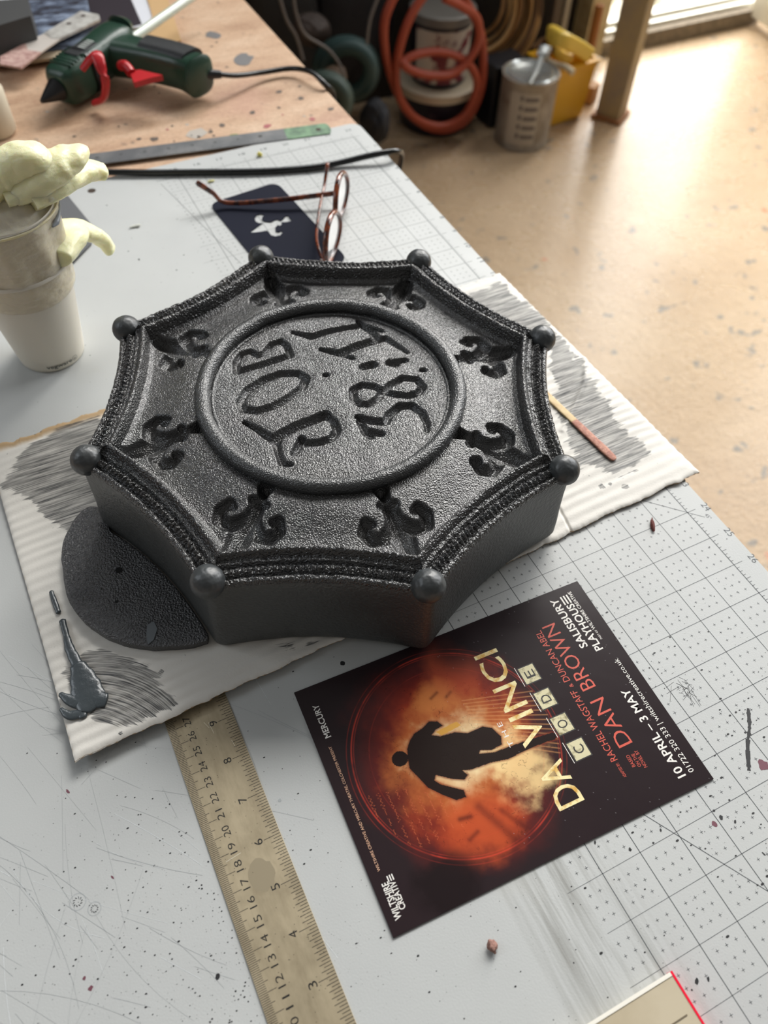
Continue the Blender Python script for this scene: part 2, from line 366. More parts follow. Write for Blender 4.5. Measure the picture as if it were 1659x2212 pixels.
# knife scratches
for _ in range(230):
    u0 = np.array([random.uniform(.33, .56), random.uniform(-.05, .24)]); a = random.choice([random.gauss(-.95, .25), random.gauss(-.9, .2), random.gauss(1.6, .5)]); L = random.uniform(.015, .10); cv = random.gauss(0, 4)
    pts = []; q = u0.copy()
    for i in range(9): pts.append(q.copy()); q = q + np.array([math.cos(a), math.sin(a)]) * L / 8; a += cv * L / 8
    if min(p[0] for p in pts) < .395 and random.random() < .8: continue
    mi = random.choice([2, 2, 2, 3]); w = random.uniform(.00008, .00018)
    for p, q in zip(pts[:-1], pts[1:]): s.strip(p, q, w, z + .00002, mi)
for (p, q) in (((1240, 1395), (1300, 1440)),): s.strip(un(*p), un(*q), .0003, z, 2)
# spatter
def dots(n, cx, cy, sx, sy, r0, r1, mi=4):
    for _ in range(n):
        X = random.gauss(cx, sx); Y = random.gauss(cy, sy); R = r0 + (r1 - r0) * random.random() ** 5
        if not (x0 + .003 < X < x1 and y0 + .003 < Y < y1): continue
        if .3525 < X < .3935 and -.02 < Y: continue
        e = random.uniform(0, .6); s.add([(X + R * math.cos(t) * (1 + e), Y + R * math.sin(t) * (1 - e * .3), z + .00001) for t in np.arange(6) / 6 * 2 * PI], [tuple(range(6))], mi)
dots(1100, .42, .12, .045, .07, .00012, .00055); dots(500, .37, .15, .12, .09, .00012, .0006); dots(900, .10, .17, .08, .07, .00012, .0008); dots(400, .45, .17, .08, .06, .00012, .0006)
dots(240, .25, -.40, .12, .10, .0002, .0009); dots(120, .05, -.35, .05, .15, .0002, .0008); dots(500, .15, .10, .12, .10, .00012, .0004)
for (p, a, b_, rt, mi) in (((1543, 1780), .0016, 1, 0, 5), ((1648, 1653), .0036, .8, 1, 5), ((1285, 1820), .0012, .5, 1, 4), ((1361, 1835), .0011, .8, 1, 4), ((1558, 1766), .0013, .8, 1, 4), ((1588, 1775), .0011, .6, 1, 4), ((1427, 1793), .0009, .7, 1, 4), ((1650, 1845), .0013, .3, 1.7, 4), ((740, 1433), .0017, 1, 0, 4), ((470, 2110), .0014, .8, 1, 4), ((147, 1710), .0017, .4, 2, 5), ((243, 1895), .0012, .4, 2, 5), ((182, 2113), .001, .8, 1, 5), ((196, 2135), .0014, .8, 1, 5), ((1505, 2120), .0016, .6, 1, 4), ((1530, 2115), .0012, .6, 1, 4), ((604, 1729), .001, 1, 1, 2), ((300, 560), .001, 1, 0, 4)):
    blob(s, un(*p), a, z + .00002, mi, 12, .3, b_, rt)
# smeared black scribble by the right edge
q = [un(1616, 1530), un(1619, 1570), un(1615, 1610), un(1618, 1665)]; q = smooth_path([p[:2] for p in q], 10)
for a, b_ in zip(q[:-1], q[1:]): s.strip(a, b_, .0026 * random.uniform(.5, 1.1), z + .00003, 4)
for k in range(26):
    c = un(1475, 1480) + rng.normal(0, .004, 3); s.strip(c[:2], c[:2] + rng.normal(0, .004, 2) + np.array([.003, .004]), .0002, z, 4)
for (cx, cy, rr) in ((168, 1948, .0042), (204, 1963, .0034)):
    c = un(cx, cy)
    for k in range(20):
        a, a2 = k / 20 * 2 * PI, (k + 1) / 20 * 2 * PI; s.strip((c[0] + rr * math.cos(a), c[1] + rr * math.sin(a)), (c[0] + rr * math.cos(a2), c[1] + rr * math.sin(a2)), .0004, z, 2)
        if k % 2: s.strip((c[0] + rr * .4 * math.cos(a), c[1] + rr * .4 * math.sin(a)), (c[0] + rr * .6 * math.cos(a2), c[1] + rr * .6 * math.sin(a2)), .0004, z, 4)
mato = tag(s.build('cutting_mat', [mat_mat(), ink, sc_d, sc_l, blk, prp, dk], smooth=False), 'large pale grey cutting mat with inch grid, scratched and spattered, covering the bench', 'cutting mat')

# ------------------------------------------------------------------ cardboard under the plaque
def board():
    root = tag(empty('cardboard_sheet', (.2, -.15, .0009)), 'torn white corrugated cardboard sheet with dark brush smears under the octagonal plaque', 'cardboard')
    NL, FL, FR, NR = [un(*p)[:2] for p in ((160, 1643, .0095), (-30, 966, .0042), (1082, 588, .0042), (1513, 1016, .0042))]
    nu, nv = 860, 520; U, Vv = np.meshgrid(np.linspace(0, 1, nu), np.linspace(0, 1, nv))
    X = (NL[0] * (1 - U) + NR[0] * U) * (1 - Vv) + (FL[0] * (1 - U) + FR[0] * U) * Vv
    Y = (NL[1] * (1 - U) + NR[1] * U) * (1 - Vv) + (FL[1] * (1 - U) + FR[1] * U) * Vv
    en = (fbm(U * .5, Vv * 0 + .3, .012, 3) - .5) * .0032; ef = (fbm(U * .5, Vv * 0 + .7, .010, 9) - .5) * .008
    Y = Y + en * (1 - sm(Vv, 0, .05)) + ef * sm(Vv, .95, 1)
    d = Vv * .285; warp = (fbm(X * .5, Y, .07, 5) - .5) * .012
    wave = np.sin(2 * PI * (d + warp) / .0088); amp = .00006 + .00042 * fbm(X, Y, .05, 11) ** 1.6
    Z = .0039 + amp * wave + (fbm(X, Y, .05, 21) - .5) * .0008
    lift = .0055 * np.clip(1 - U / .5, 0, 1) * np.clip(1 - Vv / .25, 0, 1); Z += lift
    crease = np.exp(-(np.abs(U - (.775 - .03 * (1 - Vv / .25))) / .0022) ** 2) * (Vv < .28); Z -= crease * .0011
    cz = polyline_dist(X, Y, [un(*p, .004)[:2] for p in ((1270, 700), (1262, 830), (1240, 880), (1215, 930))]); Z += .0012 * np.exp(-(cz / .0022) ** 2)
    eg = np.minimum(np.minimum(d, .285 - d), np.minimum(U, 1 - U) * .47); Z -= .0007 * np.exp(-eg / .0012) + .0009 * np.exp(-eg / .006)
    col = np.zeros((nv, nu, 3)); base = np.array(rgb(224, 220, 212)); col[:] = base
    n1 = fbm(X, Y, .03, 31)[..., None]; col *= 1 - .10 * n1
    dark = np.array(rgb(50, 52, 54)); SUV = np.zeros((nv, nu, 3))
    def smear(px, seed, dirn, dens, edge, zz=.004, bend=0.0):
        poly = [tuple(un(*p, zz)[:2]) for p in px]; dv = un(*dirn[1], zz) - un(*dirn[0], zz); dirn = math.atan2(dv[1], dv[0]); ins = in_poly(X, Y, poly)
        D = polyline_dist(X, Y, poly + poly[:1]); sd = np.where(ins, D, -D)
        ca, sa = math.cos(dirn), math.sin(dirn); A = X * ca + Y * sa; B = -X * sa + Y * ca
        B2 = B + bend * (A - A[ins].mean()) ** 2
        fr = (fbm(A, B, .02, seed + 9, 4) - .5) * edge * 2.2 + (fbm(A * .1, B, .002, seed + 15, 2) - .5) * edge * 1.2
        w = sm(sd + fr, -.002, .006); big = sd > -.012; SUV[big, 0] = A[big]; SUV[big, 1] = B2[big]; SUV[big, 2] = seed; return w * dens
    mk = smear([(30, 990), (120, 920), (215, 893), (300, 1000), (300, 1110), (150, 1150), (120, 1140), (60, 1075), (0, 1048), (35, 1012)], 41, ((40, 1010), (230, 950)), .95, .006)
    mk = np.maximum(mk, smear([(140, 1440), (180, 1402), (250, 1398), (330, 1425), (362, 1480), (372, 1525), (335, 1552), (280, 1572), (205, 1562), (165, 1500)], 51, ((190, 1435), (345, 1475)), 1.0, .006, .006, 7.0))
    mk = np.maximum(mk, .92 * smear([(1080, 600), (1180, 690), (1245, 770), (1300, 850), (1350, 930), (1395, 975), (1375, 1008), (1325, 1030), (1235, 1008), (1200, 900), (1180, 760), (960, 650)], 61, ((1215, 800), (1340, 752)), .95, .010))
    mk = np.maximum(mk, .9 * smear([(585, 1392), (640, 1385), (640, 1410), (600, 1405)], 71, ((585, 1400), (640, 1390)), .9, .002)); mk = np.maximum(mk, .9 * smear([(660, 1385), (692, 1382), (686, 1400), (662, 1402)], 72, ((662, 1400), (690, 1390)), .9, .002))
    for (px, rr) in (((1318, 1045), .0013), ((1350, 1050), .0022), ((1300, 1050), .002), ((265, 1590), .001), ((330, 1550), .0012), ((230, 1520), .002), ((350, 1455), .0012), ((160, 1650), .001)):
        c = un(*px, .004); mk = np.maximum(mk, (np.hypot(X - c[0], Y - c[1]) < rr * (0.7 + fbm(X, Y, .002, 80))) * .85)
    sp = (vnoise(X, Y, .0011, 91) > .975) & (vnoise(X, Y, .02, 92) > .5); mk = np.maximum(mk, sp * .6)
    torn = (1 - sm(.285 - d, .004, .009 + .006 * fbm(U, U, .05, 95)))[..., None] * (X > .3)[..., None]; col = col * (1 - torn) + np.array(rgb(178, 150, 112)) * torn
    mt, nt, b = newmat('cardboard_face'); a = N(nt, 'ShaderNodeAttribute', attribute_name='col'); a2 = N(nt, 'ShaderNodeAttribute', attribute_name='suv'); a3 = N(nt, 'ShaderNodeAttribute', attribute_name='smear'); b.inputs['Roughness'].default_value = .6
    stn = noise(nt, 1, 4, .6, a2.outputs['Vector'], stretch=(28, 1150, 1)); st2 = noise(nt, 1, 3, .6, a2.outputs['Vector'], stretch=(40, 260, 1))
    fac = math_(nt, 'ADD', ramp(nt, stn, [(.36, .28), (.62, .95)]), math_(nt, 'MULTIPLY', math_(nt, 'SUBTRACT', st2, .5), .9))
    edge = ramp(nt, math_(nt, 'ADD', a3.outputs['Fac'], math_(nt, 'MULTIPLY', math_(nt, 'SUBTRACT', stn, .5), 1.5)), [(.30, 0.0), (.55, 1.0)])
    fm = N(nt, 'ShaderNodeMath', operation='MULTIPLY', use_clamp=True); nt.links.new(fac, fm.inputs[0]); nt.links.new(edge, fm.inputs[1])
    nt.links.new(mixc(nt, fm.outputs[0], a.outputs['Color'], tuple(dark)), b.inputs['Base Color'])
    bump(nt, b, noise(nt, 700, 4, .6), .00015)
    V = np.stack([X - .2, Y + .15, Z - .0009], -1); pf = grid_obj('paper_face', V, np.ones(X.shape, bool), mt, root, col); e = np.ones((nv * nu, 4), np.float32); e[:, :3] = SUV.reshape(-1, 3); at = pf.data.color_attributes.new('suv', 'FLOAT_COLOR', 'POINT'); at.data.foreach_set('color', e.ravel()); at = pf.data.attributes.new('smear', 'FLOAT', 'POINT'); at.data.foreach_set('value', mk.astype(np.float32).ravel())
    # brown fluted core showing at the cut edges
    kr = pm('kraft_core', rgb(186, 158, 118), .9, var=(rgb(150, 120, 82), 300, .4, .6)); s = MB()
    ring = []
    for k in range(0, nu, 4): ring.append((X[0, k], Y[0, k] - .0004 + .0003 * math.sin(k * .9), lift[0, k]))
    for k in range(0, nv, 8): ring.append((X[k, -1] + .0004, Y[k, -1], 0))
    for k in range(nu - 1, -1, -4): ring.append((X[-1, k], Y[-1, k] + .0004, 0))
    for k in range(nv - 1, -1, -8): ring.append((X[k, 0] - .0004, Y[k, 0], lift[k, 0]))
    ring = [(p[0] - .2, p[1] + .15, p[2]) for p in ring]
    n = len(ring); s.add([(p[0], p[1], p[2]) for p in ring] + [(p[0], p[1], .0016 + p[2]) for p in ring], [(i, (i + 1) % n, n + (i + 1) % n, n + i) for i in range(n)]); s.build('fluted_core', kr, root, smooth=False)
    # wet grey paint squeezed on the board
    s = MB(); wp = pm('wet_grey_paint', rgb(66, 73, 77), .28, coat=.2, bs=(260, .0004))
    def bead(px, w, h=.0011, z0=.0078, z1=.0078):
        P = smooth_path([un(*p, z0 + (z1 - z0) * i / (len(px) - 1)) for i, p in enumerate(px)], 8); W = np.interp(np.linspace(0, 1, len(P)), np.linspace(0, 1, len(w)), w); W = W * (1 + .05 * np.sin(np.arange(len(P)) * 1.3)); W[0] *= .5; W[-1] *= .5
        P = P - np.array([.2, -.15, .0009]); s.loft(P, W, np.minimum(W * .6, h), 16, 2.0)
    bead([(110, 1276), (118, 1300), (127, 1325)], [.0013, .0019, .0017], .0011, .0046, .0050); bead([(134, 1338), (143, 1372), (150, 1400), (165, 1432), (176, 1462)], [.0022, .0020, .0030, .0036, .0058], .0011, .0052, .0074); bead([(166, 1432), (180, 1470), (190, 1505), (180, 1540)], [.004, .0082, .0100, .0036], .0014)
    bead([(180, 1480), (208, 1508), (232, 1512)], [.007, .006, .0042], .0014); bead([(196, 1512), (160, 1515), (128, 1498)], [.005, .0042, .0012]); bead([(180, 1540), (150, 1545), (130, 1530)], [.0032, .003, .001]); bead([(175, 1535), (180, 1552)], [.004, .002])
    s.build('wet_paint', wp, root, sharp=80)
board()
# ------------------------------------------------------------------ foam disc
def foam_mat(name, c, sc=900, d=.0007, ro=.6):
    mt, nt, b = newmat(name); b.inputs['Base Color'].default_value = (*c, 1); b.inputs['Roughness'].default_value = ro; b.inputs['IOR'].default_value = 1.9
    bump(nt, b, noise(nt, sc, 2, .5), d, 1.0); return mt
BZ = .0122
# ------------------------------------------------------------------ the octagonal plaque
PC = np.array([.2166, -.1523]); A0 = math.radians(-94.1); RCN = .1715; RM = .1505; RB = .165
BASE = .0058
def plaque_paint(name, c1, c2, grain, dist, ro, metal=.35, ior=1.78):
    mt, nt, b = newmat(name)
    f = noise(nt, 18, 4, .6); nt.links.new(mixc(nt, ramp(nt, f, [(.38, 0.0), (.66, 1.0)]), c1, c2), b.inputs['Base Color'])
    b.inputs['IOR'].default_value = ior; b.inputs['Roughness'].default_value = ro; b.inputs['Specular IOR Level'].default_value = .5
    n1 = bump(nt, None, noise(nt, grain * .12, 2, .5), dist * .5, .6); bump(nt, b, noise(nt, grain, 1, .4), dist, 1.0, n1); return mt
P_face = plaque_paint('gunmetal_sand', rgb(44, 44, 45), rgb(58, 57, 55), 1050, .00075, .27)
P_rim = plaque_paint('gunmetal_rough', rgb(42, 42, 43), rgb(60, 59, 58), 800, .0015, .23)
P_ring = plaque_paint('gunmetal_ring', rgb(44, 45, 46), rgb(56, 57, 57), 1000, .0007, .32)
P_side = plaque_paint('graphite_side', rgb(60, 63, 63), rgb(46, 48, 48), 500, .0005, .46, .2)
P_ball = plaque_paint('graphite_ball', rgb(56, 60, 62), rgb(46, 49, 50), 260, .0006, .42, .3, 1.65)
plaque = tag(empty('octagonal_plaque', (PC[0], PC[1], BASE)), 'black octagonal relief plaque with concave sides, corner balls and a central ringed inscription', 'plaque')
def pl(mb, name, mat, **k): o = mb.build(name, mat, plaque, **k); o.location = (-PC[0], -PC[1], -BASE); return o
HC = RCN * math.sin(PI / 8)                       # half side between outline corners
def sect(LX, LY):
    """distance inside the outline for local coords"""
    D = np.full(LX.shape, 9.)
    for k in range(8):
        a = A0 + (k + .5) * PI / 4; r = LX * math.cos(a) + LY * math.sin(a); t = -LX * math.sin(a) + LY * math.cos(a)
        s_ = RM - .0005 + (RCN * math.cos(PI / 8) - RM + .0005) * (t / HC) ** 2
        D = np.minimum(D, (s_ - r) * np.cos(np.arctan(2 * (RCN * math.cos(PI / 8) - RM) * np.abs(t) / HC ** 2)))
    return D
def outline_r(t): return RM + (RCN * math.cos(PI / 8) - RM) * (t / HC) ** 2
def foam():
    px = [(222, 1096), (190, 1094), (158, 1125), (134, 1180), (136, 1235), (150, 1295), (185, 1343), (245, 1378), (325, 1394), (400, 1391), (446, 1380)]
    P = smooth_path([un(*p, BZ)[:2] for p in px], 8); a_ = A0 + 2.5 * PI / 4; u_ = np.array([math.cos(a_), math.sin(a_)]); v_ = np.array([-u_[1], u_[0]])
    P = np.array(list(P) + [PC + u_ * (outline_r(t * HC) + .0030) + v_ * t * HC for t in np.linspace(.86, -.84, 40)]); c = P.mean(0); s = MB(); n = len(P)
    w = (fbm(P[:, 0], P[:, 1], .006, 3) - .5) * .0016; d = (P - c) / np.linalg.norm(P - c, axis=1)[:, None]; P = P + d * w[:, None]
    rings = [(0, .0047), (.0004, BZ - .0010), (-.0008, BZ - .0003), (-.002, BZ)]
    v = []; 
    for (o, z) in rings: v += [(p[0] + q[0] * o, p[1] + q[1] * o, z) for p, q in zip(P, d)]
    f = [((k * n + i), (k * n + (i + 1) % n), ((k + 1) * n + (i + 1) % n), ((k + 1) * n + i)) for k in range(3) for i in range(n)]
    a2 = sum(P[i][0] * P[(i + 1) % n][1] - P[(i + 1) % n][0] * P[i][1] for i in range(n))
    if a2 < 0: f = [q[::-1] for q in f]
    top = tuple(range(3 * n, 4 * n)); f.append(top if a2 > 0 else top[::-1]); s.add(v, f)
    # drilled hole and a small dent, their dark insides painted as black discs
    h = un(257, 1232, BZ); k = 20
    o = tag(s.build('foam_disc', foam_mat('dark_foam', rgb(50, 50, 52), 800, .0020, .36), sharp=50), 'rough dark grey foam disc with a drilled hole sticking out from under the plaque', 'foam disc')
    
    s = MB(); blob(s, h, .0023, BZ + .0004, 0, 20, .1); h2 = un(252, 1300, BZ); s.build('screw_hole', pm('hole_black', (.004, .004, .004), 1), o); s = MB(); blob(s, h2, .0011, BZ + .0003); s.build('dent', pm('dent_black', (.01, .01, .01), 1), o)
    s = MB(); q = [un(*p, BZ + .0004)[:2] for p in ((318, 1350), (332, 1342), (340, 1358), (332, 1382), (320, 1392), (316, 1375))]; s.prism([tuple(p) for p in q], BZ - .001, BZ + .0005)
    s.build('smooth_patch', pm('foam_pale', rgb(92, 98, 102), .35), o)  # lighter grey patch without the foam's grain
foam()
# face heightfield
STP = .00062; n = int(.345 / STP); ax = (np.arange(n) - n / 2) * STP; LX, LY = np.meshgrid(ax, ax); RR = np.hypot(LX, LY); DD = sect(LX, LY)
Z = np.full(LX.shape, .0735)
RC2 = np.hypot(LX + .0010, LY + .0018); Z += .0030 * (1 - sm(RR, .090, .125)); Z -= .0012 * (1 - sm(RC2, .080, .0845))                         # centre field lies lower
Z += .0015 * np.exp(-((RR - .094) / .003) ** 2) * 0
Z -= .0030 * (1 - sm(DD, .022, .055)) ; Z += .0022 * (1 - sm(DD, .0200, .0245))   # field curls up to the rim
Z += (fbm(LX, LY, .035, 5) - .5) * .0014
def carve(strokes, depth, soft, LXX, LYY):
    c = np.zeros(LXX.shape)
    for (pts, w) in strokes:
        w = np.broadcast_to(np.array(w, float), (len(pts),))
        for i in range(len(pts) - 1):
            d, t = seg_dist(LXX, LYY, pts[i], pts[i + 1]); ww = w[i] * (1 - t) + w[i + 1] * t
            q = np.clip(1 - d / (ww * .5 + soft), 0, 1); c = np.maximum(c, (.35 * sm(q, 0, .35) + .65 * q ** .85) * np.clip(ww / .0065, .75, 1.25))
    return c * depth
# fleur-de-lis sunk at each corner
M_ = .001
fleur = [([(92, 0), (99, 0), (105, 0)], [6.0, 3.2, 7.0]), ([(103, -4.5), (104, 4.5)], [3.0, 3.0]), ([(104, 0), (117, 0)], [5.5, 8]),
         ([(115, 0), (123, 0), (132, 0), (142, 0), (150, 0)], [7, 11.5, 9.5, 5, 1.5]),
         ([(112, 1), (119, 5), (124, 11), (122.5, 17.5), (116, 20), (110.5, 17), (112, 14)], [4.0, 5.0, 5.2, 5.0, 4.6, 4.0, 2.5]),
         ([(112, -1), (119, -5), (124, -11), (122.5, -17.5), (116, -20), (110.5, -17), (112, -14)], [4.0, 5.0, 5.2, 5.0, 4.6, 4.0, 2.5])]
lip = np.zeros(LX.shape)
for k in range(8):
    a = A0 + k * PI / 4; u = LX * math.cos(a) + LY * math.sin(a); t = -LX * math.sin(a) + LY * math.cos(a)
    sel = (u > .08) & (np.abs(t) < .035); jit = np.random.default_rng(k).normal(0, .7, (6, 8, 2)); uu = u[sel]; tt = t[sel]
    st = [([((p[0] + jit[i, j % 8, 0] * .3) * M_, (p[1] + jit[i, j % 8, 1] * .5) * M_) for j, p in enumerate(q)], np.array(w) * M_ * 1.35) for i, (q, w) in enumerate(fleur)]
    cv = carve(st, .0072, .0016, uu, tt); Z[sel] -= cv * (1 - .25 * sm(uu, .125, .145))
    Z[sel] -= .0012 * np.exp(-(tt / .0015) ** 2) * sm(uu, .120, .150) ; Z[sel] += .0010 * np.exp(-((np.abs(tt) - .006) / .003) ** 2) * sm(uu, .135, .15)
# lettering sunk in the centre field, traced on the face plane
def L(pts): return [tuple((un(480 + x / 3.318, 660 + y / 3.318, .0750)[:2] - PC)) for x, y in pts]
K = .000128
letters = [([(105, 478), (300, 420), (482, 358)], 30), ([(103, 470), (98, 405), (135, 348), (200, 328), (258, 360), (300, 340), (350, 280), (420, 258), (462, 290), (488, 355)], 24),
 ([(150, 745), (128, 690), (180, 605), (300, 530), (420, 488), (545, 488), (598, 520), (575, 585), (480, 660), (360, 725), (250, 758), (150, 745)], 34),
 ([(158, 838), (260, 892), (385, 972)], [8, 24, 42]), ([(370, 950), (520, 870), (740, 785)], 46), ([(740, 790), (800, 830), (822, 895), (780, 955), (690, 982), (590, 985)], 30), ([(570, 955), (545, 1010), (512, 1058)], [30, 34, 22]), ([(385, 980), (400, 1050), (430, 1130), (490, 1140)], [30, 22, 24, 10]),
 ([(505, 198), (640, 225)], [8, 34]), ([(640, 225), (760, 188), (980, 148)], [36, 28, 24]), ([(705, 316), (850, 345)], [8, 40]), ([(850, 340), (960, 295), (1120, 245)], [44, 42, 40]), ([(980, 115), (1010, 150), (1070, 190), (1110, 240), (1180, 240)], [22, 26, 30, 40, 26]), ([(1010, 145), (1145, 185)], [22, 8]), ([(1170, 235), (1250, 285), (1325, 335)], [26, 18, 6]), ([(870, 360), (935, 380)], 12),
 ([(1010, 442), (1080, 425)], [36, 40]), ([(1195, 412), (1310, 392)], [30, 22]), ([(1200, 410), (1240, 420)], 34), ([(1430, 462), (1450, 462)], 12), ([(735, 500), (750, 500)], 12),
 ([(1150, 618), (1095, 588), (1000, 572), (935, 605), (938, 665), (985, 708), (1050, 712), (1115, 670), (1150, 618), (1200, 572), (1290, 522), (1395, 530), (1438, 580), (1405, 628), (1330, 648), (1230, 640), (1150, 618)], 27),
 ([(970, 800), (1080, 830), (1170, 835), (1195, 780), (1270, 722), (1360, 718), (1430, 768), (1468, 850), (1470, 900)], [18, 38, 34, 30, 34, 34, 28, 20, 8]), ([(985, 830), (1030, 915), (1060, 940)], [24, 30, 26]), ([(1040, 908), (1140, 920)], [38, 24])]
sel = RR < .082; cc = carve([(L(p), np.array(w) * K) for p, w in letters], .0062, .0013, LX[sel], LY[sel]); Z[sel] -= cc
sof = carve([(L(p), np.array(w) * K + .004) for p, w in letters], .0008, .003, LX[sel], LY[sel]); Z[sel] += .0004 - sof * .5
Z += (fbm(LX, LY, .0022, 77, 2) - .5) * .00016
V = np.stack([LX, LY, Z - BASE], -1); grid_obj('relief_face', V, (DD > .0188) , P_face, plaque)
# ring moulding
s = MB(); k = 360; th = np.arange(k) / k * 2 * PI; rn = np.random.default_rng(3); wob = fbm(np.cos(th) * .4 + 1, np.sin(th) * .4 + 1, .06, 4)
R0 = .0872 + (wob - .5) * .0012; s.tube(np.stack([PC[0] + R0 * np.cos(th) - .0010, PC[1] + R0 * np.sin(th) - .0018, .0786 + (wob - .5) * .0008], 1), .0053, 20, True); pl(s, 'ring_moulding', P_ring, sharp=80)
s = MB(); R1 = .0808; s.tube(np.stack([PC[0] + R1 * np.cos(th) - .0010, PC[1] + R1 * np.sin(th) - .0018, .0752 + 0 * th], 1), .0016, 8, True); pl(s, 'inner_fillet', P_ring, sharp=80)
# rim mouldings, one per side
prof = [(-.2, 71.0), (.0, 72.6), (.6, 74.0), (1.6, 74.8), (2.9, 75.0), (3.7, 74.0), (4.3, 73.2), (4.9, 73.5), (5.5, 74.6), (6.4, 75.6), (7.4, 76.1), (8.4, 76.1), (9.3, 75.8), (10.0, 74.9), (10.5, 74.5), (11.0, 74.9), (11.6, 76.0), (12.3, 77.0), (13.2, 77.2), (14.0, 77.1), (14.8, 77.6), (15.8, 79.4), (16.8, 81.0), (17.8, 81.7), (18.7, 81.5), (19.5, 80.4), (20.2, 78.0), (20.8, 75.0), (21.3, 72.8), (21.9, 71.0), (22.4, 70.0)]
def smoothprof(p, m=3):
    q = smooth_path([(a, b_, 0) for a, b_ in p], m); return q[:, :2]
PR = smoothprof(prof, 3)
def outline_r(t): return RM + (RCN * math.cos(PI / 8) - RM) * (t / HC) ** 2
sag_out = RCN * math.cos(PI / 8) - RM
NT = 260
for k in range(8):
    a = A0 + (k + .5) * PI / 4; u = np.array([math.cos(a), math.sin(a)]); tv = np.array([-u[1], u[0]]); V = []
    ts = np.linspace(-1, 1, NT); g = np.random.default_rng(100 + k)
    for i, tt in enumerate(ts):
        t0 = tt * HC; slope = 2 * sag_out * t0 / HC ** 2; nn = np.array([-1.0, slope]); nn /= math.hypot(*nn)   # inward normal in (u,t)
        row = []
        for (e, z) in PR:
            d = e * M_; r = outline_r(t0) + nn[0] * d; t = t0 + nn[1] * d
            lim = math.tan(PI / 8) * r * .9995; t = max(-lim, min(lim, t))
            zz = z * M_
            row.append((r, t, zz, e))
        V.append(row)
    V = np.array(V); r_, t_, z_, e_ = [V[..., i] for i in range(4)]
    bd = np.exp(-((e_ - 7.4) / 1.9) ** 2); ph = (t_ / .0036 + g.random()) * 2 * PI
    z_ = z_ + bd * (.0014 * np.sin(ph) + .0005 * np.sin(ph * 2 + 1) * np.sin(e_ * 2.2))
    z_ = z_ + (fbm(t_ + k, e_ * .001 + 1, .0022, 200 + k, 3) - .5) * .0018 * (1 - .75 * np.exp(-((e_ - 16) / 2.5) ** 2)) + (fbm(t_ + k, e_ * .001, .03, 230 + k, 2) - .5) * .0012
    z_ = z_ + .0006 * np.exp(-((np.abs(t_) - HC) / .006) ** 2)
    X = r_ * u[0] + t_ * tv[0]; Y = r_ * u[1] + t_ * tv[1]
    grid_obj('rim_moulding', np.stack([X, Y, z_ - BASE], -1), np.ones(X.shape, bool), P_rim, plaque)
# side wall block with rounded corners
s = MB(); ring = []
for k in range(8):
    a = A0 + (k + .5) * PI / 4; u = np.array([math.cos(a), math.sin(a)]); tv = np.array([-u[1], u[0]])
    for tt in np.linspace(-.985, .985, 48):
        t = tt * HC; r = outline_r(t); q = r * u + t * tv; ring.append(q)
ring = np.array(ring); rl = np.linalg.norm(ring, axis=1); cap = .1700
ring = ring * np.minimum(1, (cap + (rl - cap) * .35) / rl)[:, None]
for _ in range(3): ring = (np.roll(ring, 1, 0) + ring * 2 + np.roll(ring, -1, 0)) / 4
n = len(ring); zs = [BASE, BASE + .0008, BASE + .004, .020, .035, .05, .062, .068, .0715]; off = [-.0020, .0004, .0014, .0012, .0004, 0, 0, .0002, -.0004]
v = []; dr_ = ring / np.linalg.norm(ring, axis=1)[:, None]
for z, o_ in zip(zs, off):
    w = (fbm(np.arange(n) * .002, np.full(n, z), .03, 6) - .5) * .0012; q = ring + dr_ * (o_ + w)[:, None]; v += [(p[0] + PC[0], p[1] + PC[1], z) for p in q]
f = [(j * n + i, j * n + (i + 1) % n, (j + 1) * n + (i + 1) % n, (j + 1) * n + i) for j in range(len(zs) - 1) for i in range(n)]; f.append(tuple(range(n))[::-1]); s.add(v, f); pl(s, 'side_wall', P_side, sharp=60)
# corner balls
for k in range(8):
    a = A0 + k * PI / 4; g = np.random.default_rng(k); c = (PC[0] + (RB + .0002) * math.cos(a), PC[1] + (RB + .0002) * math.sin(a), .0735)
    s = MB(); s.sphere(c, (.0102, .0102, .0100), 36, 22); vv = np.array(s.v); w = (fbm(vv[:, 0] + k, vv[:, 1] + vv[:, 2], .006, k) - .5) * .0010; dd = vv - np.array(c); s.v = [tuple(p) for p in vv + dd / .011 * w[:, None]]
    pl(s, 'corner_ball', P_ball, sharp=80)
